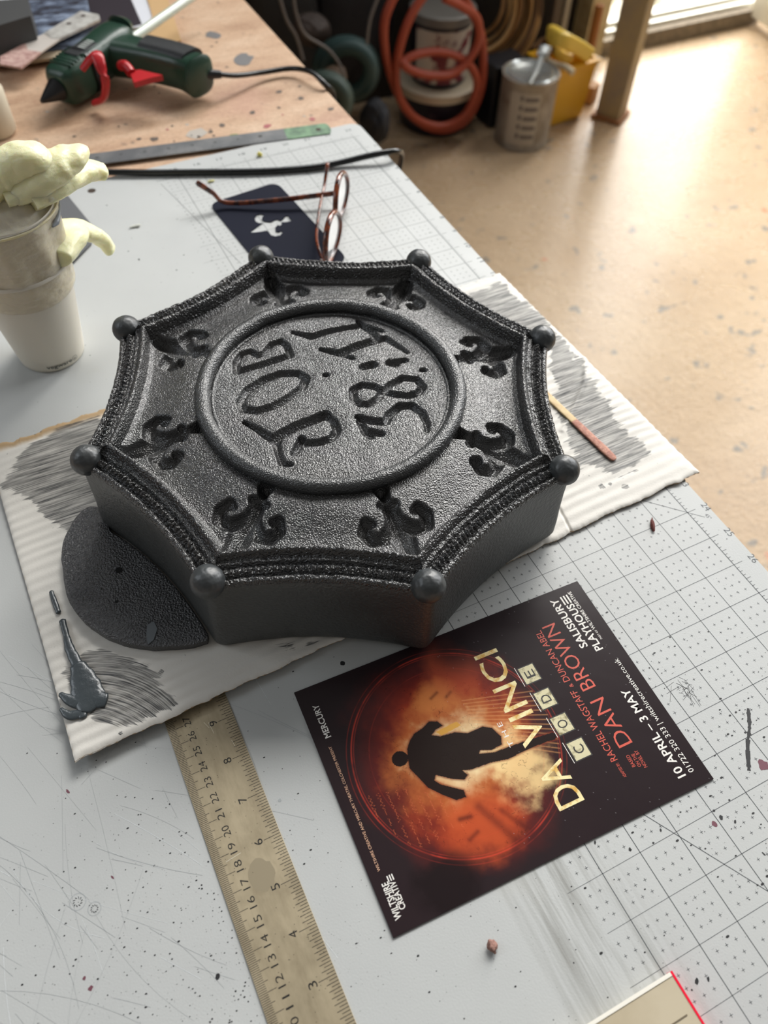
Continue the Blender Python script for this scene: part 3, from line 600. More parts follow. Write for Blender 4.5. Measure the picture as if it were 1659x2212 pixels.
# ------------------------------------------------------------------ theatre leaflet
LC = np.array([.2143, .0855]); LA = math.radians(-92.1); LXH = np.array([math.cos(LA), math.sin(LA)]); LYH = np.array([-LXH[1], LXH[0]])
def leaflet():
    root = tag(empty('theatre_leaflet', (LC[0], LC[1], .0001), LA), 'dark theatre leaflet with a running silhouette on a fiery orange glow, lying on the mat', 'leaflet')
    W2, H2 = .0743, .1032; nx, ny = 440, 610; A, B = np.meshgrid(np.linspace(-W2, W2, nx) * 1000, np.linspace(-H2, H2, ny) * 1000)
    R = lambda *c: np.array(rgb(*c))
    col = np.zeros((ny, nx, 3)); col[:] = R(40, 29, 32); f = fbm(A, B, 30, 3, 5); f2 = fbm(A, B, 9, 8, 5)
    def over(m, c): nonlocal col; m = np.clip(m, 0, 1)[..., None]; col = col * (1 - m) + (c if isinstance(c, np.ndarray) and c.ndim == 3 else np.array(c)) * m
    rad = np.hypot(A - 2.5, B - 27)
    over(.95 * (1 - sm(rad + (f - .5) * 30, 42, 74)), R(104, 34, 28))
    over(.9 * (1 - sm(rad + (f - .5) * 44 + (f2 - .5) * 22, 24, 58)), R(160, 58, 32))
    g = np.hypot((A + 2) / 1.0, (B - 26) / 1.25) + (f2 - .5) * 22
    over(.85 * (1 - sm(g, 12, 44)), R(206, 130, 66)); over(.95 * (1 - sm(g, 8, 30)), R(240, 220, 172))
    over(.75 * (1 - sm(np.hypot(A + 22, B + 2) + (f2 - .5) * 24, 8, 26)), R(240, 210, 150))
    # soft shapes: a sleeping face in the glow and dark hair below it
    over(.6 * (1 - sm(np.hypot(A - 36, (B - 24) * .8) + (f2 - .5) * 8, 6, 16)), R(222, 140, 74)); over(.55 * (1 - sm(np.hypot(A - 52, B - 8) + (f - .5) * 20, 10, 22)), R(176, 76, 44))
    over(.75 * (1 - sm(np.hypot((A + 42) * .8, (B - 34) * .7) + (f2 - .5) * 12, 6, 22)), R(196, 84, 44))
    for (a0, b0, a1, b1, w, k) in ((-35, 44, -36, 38, 1.6, .7), (-47, 44, -45, 38, 1.4, .55), (37, 27, 39, 22, 1.1, .6), (34, 18, 36, 14, 1.1, .5), (-33, 31, -58, 20, 2.6, .5), (-40, 20, -54, 12, 1.8, .45)):
        d, _ = seg_dist(A, B, (a0, b0), (a1, b1)); over(k * np.exp(-(d / w) ** 2), R(70, 22, 20))
    over(.95 * (1 - sm(np.hypot(A + 63, (B - 66) * .8) + (f2 - .5) * 9, 9, 20)), R(28, 18, 20)); over(.9 * (1 - sm(np.hypot(A - 66, B + 2) + (f - .5) * 14, 4, 26)), R(32, 20, 24))
    over(.9 * sm(-B + (f2 - .5) * 16, 10, 36) * (rad > 20), R(38, 27, 30)); over(.9 * sm(-B, 26, 38), R(38, 28, 31))
    # ray lines and ring
    for k in range(14):
        d, _ = seg_dist(A, B, (28 - k * 2.2, 10), (16 - k * 3.4, -34)); over(.35 * np.exp(-(d / .35) ** 2) * (rad < 62), R(236, 170, 110))
    for (rr, w, k) in ((62.6, .38, .65), (61.2, .25, .35), (65.5, .25, .25), (52, .25, .15)):
        over(k * np.exp(-((rad - rr) / w) ** 2) * (.35 + .65 * sm(fbm(A, B, 14, 33), .35, .6)), R(214, 70, 52))
    # cracks
    cr = np.abs(fbm(A, B, 7, 51, 3) - .5); over(.6 * np.exp(-(cr / .005) ** 2) * (rad < 60) * (vnoise(A, B, 16, 61) > .42), R(58, 22, 18))
    for s_ in range(9):   # faint handwriting rows
        b0 = 86 - s_ * 5.2; rowm = np.abs(B - b0 - 1.1 * np.sin(A * 3.1 + s_) * vnoise(A, B * 0, 2.0, s_)) < .22; over(.5 * rowm * (A < -2 - s_ * 1.2) * (A > -40) * (vnoise(A, B * 0 + s_, 3, 9) > .3) * (rad < 62), R(206, 104, 66))
    # the running figure
    man = [(17.9, 50.4), (20.7, 46.3), (21.8, 40.3), (24.1, 34.7), (22.1, 30.1), (18.4, 28.2), (17.8, 33.1), (15.7, 36.9), (13.0, 32.8), (11.7, 23.4), (8, 16.3), (8.2, 6.3), (5.1, 1.5), (-1.8, -1.0), (-6.3, 1.0), (-6.8, 8.2), (-4.2, 14.6), (-5.8, 16.2), (-8.6, 7.8), (-9.9, -11.1), (-11.2, -24), (-12, -31), (-14.5, -33), (-16.5, -29.8), (-15.7, -25.6), (-15.1, -12.7), (-15.6, 1.9), (-13.4, 11.9), (-12.3, 25.4), (-10.6, 30), (-14.4, 28.2), (-16.1, 31.3), (-12.8, 37.6), (-6.9, 45.3), (-9.4, 47.6), (-13.1, 45.1), (-21.3, 34.5), (-25.3, 35.0), (-24.6, 41.0), (-18.1, 47.4), (-11.6, 52.8), (2.9, 57.7), (9, 56), (14, 54)]
    figm = in_poly(A, B, man) | (np.hypot(A - 10.2, (B - 60.5) * .95) < 4.6); dd = np.where(figm, 0, polyline_dist(A, B, man + man[:1])); over(.75 * np.exp(-(dd / .9) ** 2), R(120, 46, 28)); over(figm * .98, R(26, 17, 16))
    book = in_poly(A, B, [(16.6, 34), (17.4, 19.3), (14.2, 18), (13.0, 31.4)]); over(book * 1., R(214, 160, 74))
    over(((vnoise(A, B, .45, 71) > .985)).astype(float) * .5 * (B < 20), R(190, 186, 190))
    mt, nt, b = newmat('leaflet_print'); a = N(nt, 'ShaderNodeAttribute', attribute_name='col'); nt.links.new(a.outputs['Color'], b.inputs['Base Color']); b.inputs['Roughness'].default_value = .26; b.inputs['Specular IOR Level'].default_value = .4
    bump(nt, b, noise(nt, 40, 2, .5), .0006, .3)
    T_ = .0010; V = np.stack([A / 1000, B / 1000, np.full(A.shape, T_)], -1); grid_obj('printed_cover', V, np.ones(A.shape, bool), mt, root, col)
    s = MB(); s.box((0, 0, T_ / 2 - .00002), (2 * W2, 2 * H2, T_ - .00004)); s.build('page_block', pm('leaflet_edge', rgb(44, 34, 38), .6), root, smooth=False)
    wh = pm('print_white', rgb(232, 228, 222), .4); rd = pm('print_red', rgb(206, 84, 66), .4); tn = pm('print_tan', rgb(214, 170, 140), .4); gd = pm('print_gold', rgb(236, 224, 170), .4, var=(rgb(208, 160, 70), 160, .45, .62)); bk = pm('print_black', rgb(24, 20, 18), .5)
    z = T_ + .00003
    def T(t, a0, b0, a1, b1, h, mb, off=0.0, mi=0): text(t, (a0 / 1000, b0 / 1000), (a1 / 1000, b1 / 1000), h / 1000, z, off, mb, mi)
    s = MB(); T('DA', -54, -26.8, -27.4, -26.8, 17.6, s, .004); T('VINCI', -14, -26.8, 51.5, -26.8, 17.2, s, .004); s.build('title_lettering', gd, root, smooth=False)
    s = MB(); T('T H E', -10, -5.6, 6.5, -5.6, 3.2, s); s.build('the_lettering', wh, root, smooth=False); s = MB()
    T('SALISBURY', 29, -82.8, 68.3, -82.8, 5.6, s, .018); T('PLAYHOUS', 23.5, -90.8, 60.5, -90.8, 5.6, s, .018)
    for q in (0, 2.3, 4.6): s.box((.0645, (-90.2 + q) / 1000, z), (.0066, .0011, .00002))
    T('PART OF', 29.8, -94.4, 37, -94.4, 1.5, s); T('WILTSHIRE CREATIVE', 37.8, -94.4, 69, -94.4, 2.5, s, .008)
    s.build('playhouse_lettering', wh, root, smooth=False); s = MB(); T('10 APRIL – 3 MAY', -66, -89.5, -6, -89.5, 5.6, s, .016); T('01722 320 333 | wiltshirecreative.co.uk', -65.8, -95.6, 14, -95.6, 3.6, s)
    s.build('date_lettering', wh, root, smooth=False); s = MB(); T('WILTSHIRE', -67.6, 95.2, -48.2, 94.7, 3.9, s, .02); T('CREATIV', -64, 91.2, -49.2, 91.0, 3.6, s, .02)
    for q in (0, 1.4, 2.8): s.box((-.0472, (91.3 + q) / 1000, z), (.0032, .0007, .00002))
    s.build('company_lettering', wh, root, smooth=False); s = MB(); T('MERCURY', 39, 92.6, 61.5, 92.4, 3.8, s, .02); s.build('mercury_lettering', wh, root, smooth=False)
    s = MB(); T('ADAPTED BY:', -52.6, -57, -43.5, -57, 2.0, s); T('RACHEL WAGSTAFF', -41.9, -57.8, 6, -59, 4.7, s); T('&', 8.5, -59, 11, -59, 2.6, s); T('DUNCAN ABEL', 13, -59.2, 51.2, -60.3, 4.7, s)
    T('DAN', -36.6, -72.2, -4.5, -72, 10.4, s, -.006); T('BROWN', 3.2, -72, 52.6, -71.6, 10.4, s, -.006)
    T('BASED', -49.5, -65.3, -42, -65.6, 2.3, s); T('ON THE', -50.8, -68.6, -42.6, -69, 2.3, s); T('NOVEL BY', -52.6, -71.6, -41.6, -71.8, 2.3, s); s.build('red_lettering', rd, root, smooth=False)
    s = MB(); T('WILTSHIRE CREATIVE AND MERCURY THEATRE, COLCHESTER PRESENT', -41.7, 96.0, 33.5, 94.8, 1.7, s, .004); s.build('credit_line', tn, root, smooth=False)
    tf = pm('tile_parchment', rgb(206, 198, 160), .45, var=(rgb(120, 110, 72), 240, .5, .66))
    for ch, a0, b0 in (('C', -27.3, -39.9), ('O', -9.8, -39.1), ('D', 8.5, -38.2), ('E', 27.0, -37.6)):
        s = MB(); s.box((a0 / 1000, b0 / 1000, z - .00001), (.0126, .0118, .00003), 0, 1); s.box((a0 / 1000, b0 / 1000, z + .00001), (.0112, .0104, .00003), 0, 0)
        s.box(((a0 + .5) / 1000, (b0 + 6.9) / 1000, z), (.0136, .0004, .00002), 0, 2)
        text(ch, ((a0 - 2.6) / 1000, (b0 - 3.3) / 1000), ((a0 + 2.6) / 1000, (b0 - 3.3) / 1000), .0066, z + .00004, .004, s, 1); s.build('letter_tile', [tf, bk, wh], root, smooth=False)
leaflet()
# ------------------------------------------------------------------ steel ruler on the near side
def steel_mat(name, c, dark):
    mt, nt, b = newmat(name); f = noise(nt, 30, 5, .65, stretch=(3, 1, 1)); nt.links.new(mixc(nt, ramp(nt, f, [(.4, 0.0), (.7, 1.0)]), c, dark), b.inputs['Base Color'])
    b.inputs['Metallic'].default_value = .55; nt.links.new(ramp(nt, noise(nt, 60, 4, .6), [(.3, .36), (.7, .5)]), b.inputs['Roughness']); bump(nt, b, noise(nt, 300, 3, .5), .00005); return mt
blkink = pm('etched_black', rgb(26, 24, 22), .5)
s = MB(); X0, X1 = .3532, .3922; s.box(((X0 + X1) / 2, .13, .00043), (X1 - X0, .33, .0007), bev=.0001); z = .00081
yc = lambda k: .0997 + (17 - k) * .0101; yi = lambda k: (9.2 - k) * IN
k = 0
for q in range(40, 280):
    y = yc(q / 10)
    if not -.035 < y < .29: continue
    Lq = .0095 if q % 10 == 0 else (.0068 if q % 5 == 0 else .0048); s.strip((X1 - .0002, y), (X1 - Lq, y), .00028, z, 1)
for q in range(0, 16 * 11):
    y = yi(q / 16)
    if not -.035 < y < .29: continue
    Lq = .0098 if q % 16 == 0 else (.0066 if q % 2 == 0 else .0046); s.strip((X0 + .0002, y), (X0 + Lq, y), .00030, z, 1)
for q in range(1, 28):
    y = yc(q) - .0018
    if y > .29: continue
    t = str(q); w = .0060 if len(t) == 2 else .0028; text(t, (X1 - .0142, y + w / 2), (X1 - .0142, y - w / 2), .0043, z, -.004, s, 1)
for q in range(0, 10):
    y = yi(q) - .0003
    if y < .29: text(str(q), (X0 + .0106, y + .0016), (X0 + .0106, y - .0016), .0048, z, 0, s, 1)
# tarnish ring and scratches
c = un(565, 1890, .001)
blob(s, c, .0070, z - .00002, 2, 24, .12, 1.25)
for p, q in (((488, 1862), (520, 1842)), ((500, 1598), (508, 1612)), ((440, 1560), (452, 1572)), ((450, 1560), (462, 1584))): s.strip(un(*p, .001), un(*q, .001), .0003, z, 3)
for _ in range(160): X = random.uniform(X0 + .001, X1 - .001); Y = random.uniform(-.03, .28); s.strip((X, Y), (X + .0003, Y + .0002), .0003, z, 1)
tag(s.build('steel_ruler', [steel_mat('satin_steel', rgb(190, 176, 148), rgb(164, 150, 124)), blkink, pm('tarnish', rgb(158, 146, 122), .5, .5), pm('bright_scratch', rgb(226, 220, 200), .3, .3)], smooth=False), 'tarnished steel ruler marked in centimetres and inches, coming out from under the cardboard', 'ruler')  # tan base colour carries the warm room's reflection in the steel
# ------------------------------------------------------------------ long ruler at the back edge of the mat
root = tag(empty('back_ruler', (.17, -.636, .0006)), 'grey steel ruler with a green painted end along the far edge of the mat', 'ruler')
a = np.array([.0165, -.6115]); b_ = np.array([.335, -.6625]); d = (b_ - a) / np.linalg.norm(b_ - a); nn = np.array([-d[1], d[0]]); hw = .0118
def rl(mb, t0, t1, z0, z1, mi=0, w=1.0, rnd=False):
    P = [a + d * t0 - nn * hw * w, a + d * t1 - nn * hw * w, a + d * t1 + nn * hw * w, a + d * t0 + nn * hw * w]
    if rnd: P = [a + d * t1 - nn * hw, a + d * t1 + nn * hw] + [a + d * (t0 + .005) + nn * hw] + [a + d * (t0 + .005 - .005 * math.sin(q)) + nn * hw * math.cos(q) for q in np.linspace(.2, PI - .2, 8)] + [a + d * (t0 + .005) - nn * hw]
    mb.prism([tuple(p - np.array([.17, -.636])) for p in P], z0, z1, mi)
s = MB(); rl(s, .052, .32, -.0003, .0004)
for q in range(0, 250, 2): tt = .055 + q * .001; Lq = .006 if q % 10 == 0 else .0035; p = a + d * tt + nn * hw - np.array([.17, -.636]); s.strip(p - nn * .0002, p - nn * Lq, .0003, .00045, 1)
for q in range(1, 9): tt = .055 + q * .0254; p = a + d * tt - np.array([.17, -.636]); text(str(q), p + d * .002, p - d * .002, .004, .00045, 0, s, 1)
s.build('blade', [pm('dull_steel', rgb(128, 128, 128), .42, .5, var=(rgb(104, 106, 108), 20, .4, .6)), blkink], root, smooth=False)
s = MB(); rl(s, 0, .052, -.0003, .00045, 0, 1, True); p = a + d * .014 - np.array([.17, -.636]); s.lathe([(0.0001, .0006), (.0030, .0006)], (p[0], p[1], 0), 20, 1)
tag(s.build('painted_end', [pm('green_paint', rgb(112, 146, 112), .5, var=(rgb(84, 112, 88), 90, .4, .6)), dk], root, smooth=False), 'green painted end with a hanging hole')
# ------------------------------------------------------------------ clear plastic block at the bottom edge
root = tag(empty('acrylic_block', (.27, .28, .0001)), 'beige translucent plastic slab with a bright red edge at the bottom edge of the photo', 'plastic slab')
s = MB(); s.box((0, 0, .003), (.137, .096, .006), bev=.0004); s.build('slab', pm('beige_acrylic', rgb(196, 184, 160), .18, coat=.3, var=(rgb(180, 166, 140), 12, .4, .6)), root)
s = MB(); s.box((0, -.0476, .0061), (.136, .0018, .0006)); s.box((0, -.0300, .0061), (.128, .0006, .0003), 0, 1); s.box((.0, .0, .0061), (.13, .002, .0004)); s.build('polished_edge', [pm('edge_white', rgb(240, 236, 224), .25), pm('edge_dark', rgb(112, 100, 82), .4)], root)  # white edge strips and one dark inner line
s = MB(); s.box((-.0688, 0, .003), (.0012, .097, .0064)); tag(s.build('red_edge', pm('fluorescent_red', rgb(236, 30, 60), .25), root), 'bright red edge')
# ------------------------------------------------------------------ wooden stirrer, crumbs
root = tag(empty('wooden_stirrer', tuple(un(1260, 920, .0048))), 'flat wooden stirrer with a pink painted tip lying on the cardboard right of the plaque', 'stirring stick')
o3 = np.array(un(1260, 920, .0048)); p0 = un(1120, 795, .0052) - o3; p1 = un(1328, 993, .0052) - o3; d3 = p1 - p0; Lg = np.linalg.norm(d3[:2])
s = MB(); s.loft([p0 + d3 * t for t in (0, .02, .3, .60)], [.0020, .0029, .0030, .0030], [.0006, .0008, .0008, .0008], 16, 5); s.build('bare_wood', pm('birch', rgb(222, 196, 148), .6, var=(rgb(196, 164, 112), 90, .4, .7)), root, sharp=50)
s = MB(); s.loft([p0 + d3 * t for t in (.60, .7, .8, .9, .985, 1.0)], [.0031, .0034, .0033, .0036, .0030, .0018], [.0009, .0011, .0011, .0012, .001, .0006], 20, 3); tag(s.build('painted_tip', pm('pink_paint', rgb(206, 148, 124), .5, bs=(900, .0008), var=(rgb(176, 112, 92), 300, .4, .6)), root, sharp=70), 'pink paint-crusted tip')
def crumb(name, px, r, c, label, cat, seed, ax=(1, 1, .7), rot=0):
    g = np.random.default_rng(seed); s = MB(); s.sphere((0, 0, 0), r, 22, 14); v = np.array(s.v); v *= np.array([1, 1, 1]) * (1 + 1.5 * (fbm(v[:, 0] + .1, v[:, 1] + v[:, 2] * 1.7, r * .7, seed, 3) - .5))[:, None]; v *= np.array(ax)
    v[:, 2] -= v[:, 2].min(); s.v = [tuple(p) for p in v]; o = s.build(name, pm(name + '_mat', c, .7, bs=(1500, .0006)), sharp=80); q = un(*px, .0005); o.location = (q[0], q[1], .0001); o.rotation_euler = (0, 0, rot); tag(o, label, cat)
crumb('paint_crumb', (1063, 2047), .0028, rgb(150, 112, 100), 'small pinkish brown crumb of dried paint on the mat below the leaflet', 'crumb', 4)
crumb('paint_flake', (1409, 1136), .0020, rgb(104, 44, 36), 'curled dark red flake of dried paint on the mat grid beside the cardboard', 'flake', 5, (.55, 2.9, .6), -.55)
crumb('foam_crumb', (562, 336), .0026, rgb(226, 214, 110), 'tiny pale yellow crumb on the far part of the mat above the stencil', 'crumb', 6)
crumb('wax_crumb', (456, 392), .0022, rgb(214, 210, 150), 'tiny cream crumb on the mat beside the tip of the spectacles', 'crumb', 9, (1.4, .6, .4))
crumb('paper_shred', (292, 489), .0030, rgb(206, 208, 200), 'small pale shred on the mat between the cup and the stencil card', 'shred', 10, (1.5, .7, .3))
# ------------------------------------------------------------------ fleur-de-lis stencil card
def flat_shape(name, loops, z, th, mat, loc=(0, 0, 0)):
    cu = bpy.data.curves.new(name, 'CURVE'); cu.dimensions = '2D'; cu.fill_mode = 'BOTH'; cu.extrude = th / 2
    for lp in loops:
        sp = cu.splines.new('POLY'); sp.points.add(len(lp) - 1); sp.use_cyclic_u = True
        for i, p in enumerate(lp): sp.points[i].co = (p[0] - loc[0], p[1] - loc[1], 0, 1)
    o = bpy.data.objects.new(name, cu); me = bpy.data.meshes.new_from_object(o); bpy.data.objects.remove(o); me.name = name
    me.materials.clear(); me.materials.append(mat); o = bpy.data.objects.new(name, me); COL.objects.link(o); o.location = (loc[0], loc[1], z + th / 2); return o
corn = [un(451, 440, .001)[:2], un(597, 393, .001)[:2], un(752, 560, .001)[:2]]; dl_ = (corn[2] - corn[1]); pA = corn[0]; c4 = pA + dl_ * 1.02
def rounded(C4, r):
    out = []; n = len(C4)
    for i in range(n):
        p, c, q = C4[i - 1], C4[i], C4[(i + 1) % n]; a_ = c + (p - c) / np.linalg.norm(p - c) * r; b2 = c + (q - c) / np.linalg.norm(q - c) * r
        out += [tuple((1 - t) ** 2 * a_ + 2 * t * (1 - t) * c + t * t * b2) for t in np.linspace(0, 1, 7)]
    return out
fl = [(520, 697), (548, 678), (575, 658), (600, 642), (578, 640), (560, 632), (553, 612), (566, 592), (588, 586), (611, 592), (600, 604), (596, 618), (610, 630), (632, 632), (652, 634), (672, 622), (690, 618), (706, 626), (722, 618), (738, 598), (752, 596), (762, 612), (776, 628), (740, 634), (712, 636), (716, 650), (704, 656), (690, 652), (676, 668), (680, 690), (696, 696), (712, 686), (720, 698), (704, 714), (676, 720), (650, 712), (636, 694), (628, 686), (600, 690), (560, 696)]
fl = [tuple(un(350 + x / 2.765, 250 + y / 2.765, .001)[:2]) for x, y in fl]
st = flat_shape('stencil_card', [rounded([corn[0], corn[1], corn[2], c4], .012), fl], .0002, .0008, pm('navy_card', rgb(25, 28, 42), .7, spec=.1), (.145, -.47))
tag(st, 'navy blue plastic stencil card with a cut-out fleur-de-lis, partly under the spectacles', 'stencil')
# ------------------------------------------------------------------ dark gritty sheet behind the cup
q = [tuple(un(*p, .002)[:2]) for p in ((141, 416), (203, 492), (196, 527), (158, 566), (60, 540), (20, 440))]
o = flat_shape('abrasive_sheet', [q], .0002, .0022, foam_mat('grit_black', rgb(72, 74, 78), 1200, .0006, .6), (.35, -.52)); tag(o, 'dark grey gritty abrasive sheet lying on the mat behind the paper cup', 'abrasive sheet')
# ------------------------------------------------------------------ spectacles lying upside down
def specs():
    A_ = un(733, 430, .024); B_ = un(716, 508, .024); u = (B_ - A_); u[2] = 0; u /= np.linalg.norm(u); mid = (A_ + B_) / 2; mid[2] = .0
    tor = pm('tortoiseshell', rgb(132, 62, 30), .18, coat=.4, var=(rgb(60, 26, 18), 110, .42, .58)); met = pm('hinge_dark', rgb(60, 48, 44), .3, .6)
    lens = pm('lens', (.95, .96, .95), .05, trans=.55, spec=.9)  # partly opaque white stands in for the pale reflection on the glass
    root = tag(empty('spectacles', tuple(mid)), 'tortoiseshell spectacles lying open on the mat behind the plaque', 'spectacles')
    nrm = np.array([-u[1], u[0], 0]); fw = .0335; th = np.linspace(0, 2 * PI, 40, endpoint=False)
    def rim(cx):
        tl = .13 if cx > 0 else .10; a_, b2 = .0262, .0210; P = [u * (cx + a_ * math.cos(t)) - nrm * tl * a_ * math.cos(t) + np.array([0, 0, .0225 + b2 * math.sin(t) * (1 + .06 * math.sin(t))]) + nrm * (.0016 * math.cos(t) ** 2) for t in th]
        return np.array(P)
    for cx in (-fw, fw):
        P = rim(cx); s = MB(); s.tube(P, .0027, 10, True); s.build('rim', tor, root, sharp=80)
        s = MB(); c = P.mean(0); Q = [c + (p - c) * .97 for p in P]; n = len(Q); v = [c + nrm * .0014] + [q + nrm * .0003 for q in Q]; s.add(v, [(0, 1 + i, 1 + (i + 1) % n) for i in range(n)]); s.build('lens', lens, root)
    s = MB(); s.tube(smooth_path([u * -.009 + [0, 0, .016], u * -.004 + [0, 0, .012] + nrm * .002, u * .004 + [0, 0, .012] + nrm * .002, u * .009 + [0, 0, .016]], 5), .0020, 10); s.build('bridge', tor, root, sharp=80)
    for sg in (-1, 1):
        s = MB(); s.tube(smooth_path([u * sg * .010 + [0, 0, .026], u * sg * .008 + [0, 0, .028] - nrm * .004 * 0 + nrm * -.0, u * sg * .0105 + [0, 0, .034]], 4), .0012, 8); s.build('nose_pad', lens, root)
    h1 = u * -(fw + .027) + np.array([0, 0, .013]); h2 = u * (fw + .025) - nrm * .0035 + np.array([0, 0, .013])
    s = MB(); s.box(tuple(h1), (.006, .006, .007)); s.build('hinge', met, root); s = MB(); s.box(tuple(h2), (.006, .006, .007)); s.build('hinge', met, root)
    def temple(pts, r):
        P = smooth_path([p for p in pts], 10); s = MB(); t = np.linspace(0, 1, len(P)); s.loft(P, np.interp(t, [0, .1, .7, 1], [.0016, .0016, .0015, .002]), np.interp(t, [0, .1, .6, .95, 1], [.0028, .0028, .0022, .0034, .0014]), 12, 2.4); s.build('temple_arm', tor, root, sharp=80)
    e1 = un(492, 438, .006) - mid; t1 = un(424, 393, .026) - mid; m1 = un(600, 432, .009) - mid
    temple([h1, m1, e1, (e1 + t1) / 2 + np.array([0, 0, .0]), t1], 0)
    e2 = un(700, 405, .012) - mid; t2 = un(708, 352, .026) - mid; m2 = un(684, 520, .013) - mid
    temple([h2, m2, un(690, 455, .012) - mid, e2, t2], 0)
specs()
# ------------------------------------------------------------------ paper cups with a latex glove stretched over them
CPX, CPY = .3810, -.3675
def cup(name, z0, r0, r1, h, label, grp=None, txt=False):
    pap = pm('cup_paper_' + name, rgb(226, 220, 206), .6, bs=(300, .0001), sss=.1); s = MB()
    s.lathe([(r0 - .004, .004), (r0 - .0012, .003), (r0 - .0004, .0002), (r0, .0006), (r0 + .0006, .004), ((r0 + r1) / 2, h / 2), (r1, h - .002), (r1 + .0016, h - .0016), (r1 + .002, h), (r1 + .0012, h + .0012), (r1 - .0002, h), ((r0 + r1) / 2 - .0008, h / 2), (r0 - .001, .005), (.0001, .005)], (0, 0, 0), 72)
    o = s.build(name, pap, sharp=50); o.location = (CPX, CPY, z0); tag(o, label, 'cup', grp)
    if txt:
        mb = text('vegware', (0, 0), (.0215, 0), .0040, 0, .01); c2 = text('e', (.0237, .0002), (.0259, .0002), .0028, 0); mb.add(c2.v, c2.f)
        for i in range(24):
            a_, b2 = i / 24 * 2 * PI, (i + 1) / 24 * 2 * PI; mb.strip((.0248 + .0024 * math.cos(a_), .0016 + .0024 * math.sin(a_)), (.0248 + .0024 * math.cos(b2), .0016 + .0024 * math.sin(b2)), .0003, 0)
        p = un(107, 772, .004); ph0 = math.atan2(p[1] - CPY, p[0] - CPX); v = []
        for (x, y, _) in mb.v: zz = .0046 + y; rr = r0 + .0007 + (r1 - r0) * zz / h; v.append((rr * math.cos(ph0 + x / rr), rr * math.sin(ph0 + x / rr), zz))
        mb.v = v; mb.build('cup_logo', pm('logo_grey', rgb(72, 76, 70), .6), o, smooth=False)
cup('paper_cup', .0002, .0262, .0385, .092, 'white paper cup standing on the mat left of the plaque, lower of the two', 'stacked paper cups', True)
cup('upper_paper_cup', .046, .0250, .0402, .090, 'paper cup nested inside the lower cup and wrapped in a latex glove')
def glove():
    root = tag(empty('latex_glove', (CPX, CPY, .070)), 'pale yellow latex glove stretched over the stacked paper cups, fingers flopping out', 'glove')
    def lat(name, c, al):
        mt, nt, b = newmat(name); b.inputs['Base Color'].default_value = (*c, 1); b.inputs['Roughness'].default_value = .38; b.inputs['Alpha'].default_value = al; b.inputs['Subsurface Weight'].default_value = .6; b.inputs['Subsurface Radius'].default_value = (.012, .010, .005); b.inputs['Subsurface Scale'].default_value = .5
        n1 = bump(nt, None, noise(nt, 55, 2, .5, stretch=(1, 1, 2.5)), .0035, .8); bump(nt, b, noise(nt, 150, 4, .6), .0012, .6, n1); return mt
    film = lat('latex_film', rgb(226, 216, 192), .9); yel = lat('latex_yellow', rgb(250, 245, 200), 1)
    n = 220; hs = np.concatenate([np.linspace(0, .0665, 34)]); A_ = np.arange(n + 1) / n * 2 * PI; H_, T_ = np.meshgrid(hs, A_, indexing='ij')
    rr = .0375 + H_ / .0665 * .0055
    fold = .0022 * np.sin(T_ * 9 + H_ * 30) * (.3 + .7 * fbm(T_ * .02, H_, .02, 4)) + .0009 * (fbm(T_ * .03, H_ * .2, .004, 6) - .5)
    rr = rr + fold * sm(H_, .004, .03) * .7; rr = rr + .0011 * np.exp(-((H_ - .001) / .0016) ** 2) + .0008 * np.exp(-((H_ - .0065) / .001) ** 2)
    V = np.stack([rr * np.cos(T_), rr * np.sin(T_), H_ + .0012 * np.sin(T_ * 2 + 1) * (1 - H_ / .0665)], -1); grid_obj('cuff', V, np.ones(H_.shape, bool), film, root)
    # film over the mouth of the cup, puckered upwards
    rs = np.linspace(0, 1, 40); R_, T2 = np.meshgrid(rs, A_, indexing='ij'); zz = .0665 + .0165 * (1 - R_ ** 2) - .004 * np.exp(-((R_ - .85) / .1) ** 2) + .0085 * (fbm(R_ * np.cos(T2) * .04 + 1, R_ * np.sin(T2) * .04 + 1, .012, 12, 3) - .5) * (1 - R_ ** 4)
    V = np.stack([.0428 * R_ * np.cos(T2), .0428 * R_ * np.sin(T2), zz], -1); grid_obj('mouth_film', V, np.ones(R_.shape, bool), lat('latex_film_grey', rgb(206, 199, 180), 1), root)
    s = MB(); a_ = np.linspace(0, 2 * PI, 80, endpoint=False); s.tube([(.0433 * math.cos(t), .0433 * math.sin(t), .0650) for t in a_], .0010, 8, True); s.build('stretched_roll', lat('latex_roll', rgb(222, 208, 172), 1), root, sharp=80)
    def finger(px, zs, w, flat, seed, name='glove_finger'):
        P = np.array([un(*p, zz) for p, zz in zip(px, zs)]) - np.array([CPX, CPY, .070]); P = smooth_path(P, 10); t = np.linspace(0, 1, len(P)); W_ = np.interp(t, np.linspace(0, 1, len(w)), w); W_[-3:] *= (.85, .6, .2)
        s = MB(); s.loft(P, W_, W_ * flat, 40, 2.2); v = np.array(s.v); c = np.repeat(P, 40, 0); dd = v - c; nrm = dd / (np.linalg.norm(dd, axis=1)[:, None] + 1e-9)
        tt = np.repeat(t, 40); aa = np.tile(np.arange(40) / 40 * 2 * PI, len(P))
        cre = (fbm(tt * .12 + seed, np.cos(aa) * .02 + np.sin(aa) * .013 + 1, .016, seed, 3) - .5) * .15 + .05 * np.abs(np.sin(tt * 13 + np.sin(aa * 2 + seed) * 1.4)) - .05
        v = v + nrm * (np.repeat(W_, 40) * cre)[:, None]; s.v = [tuple(p) for p in v]; s.build(name, yel, root, sharp=80)
    finger([(-60, 440), (-10, 385), (35, 352), (75, 345), (100, 362)], [.150, .158, .166, .168, .162], [.012, .0165, .0155, .0135, .010], .8, 3, 'glove_palm')
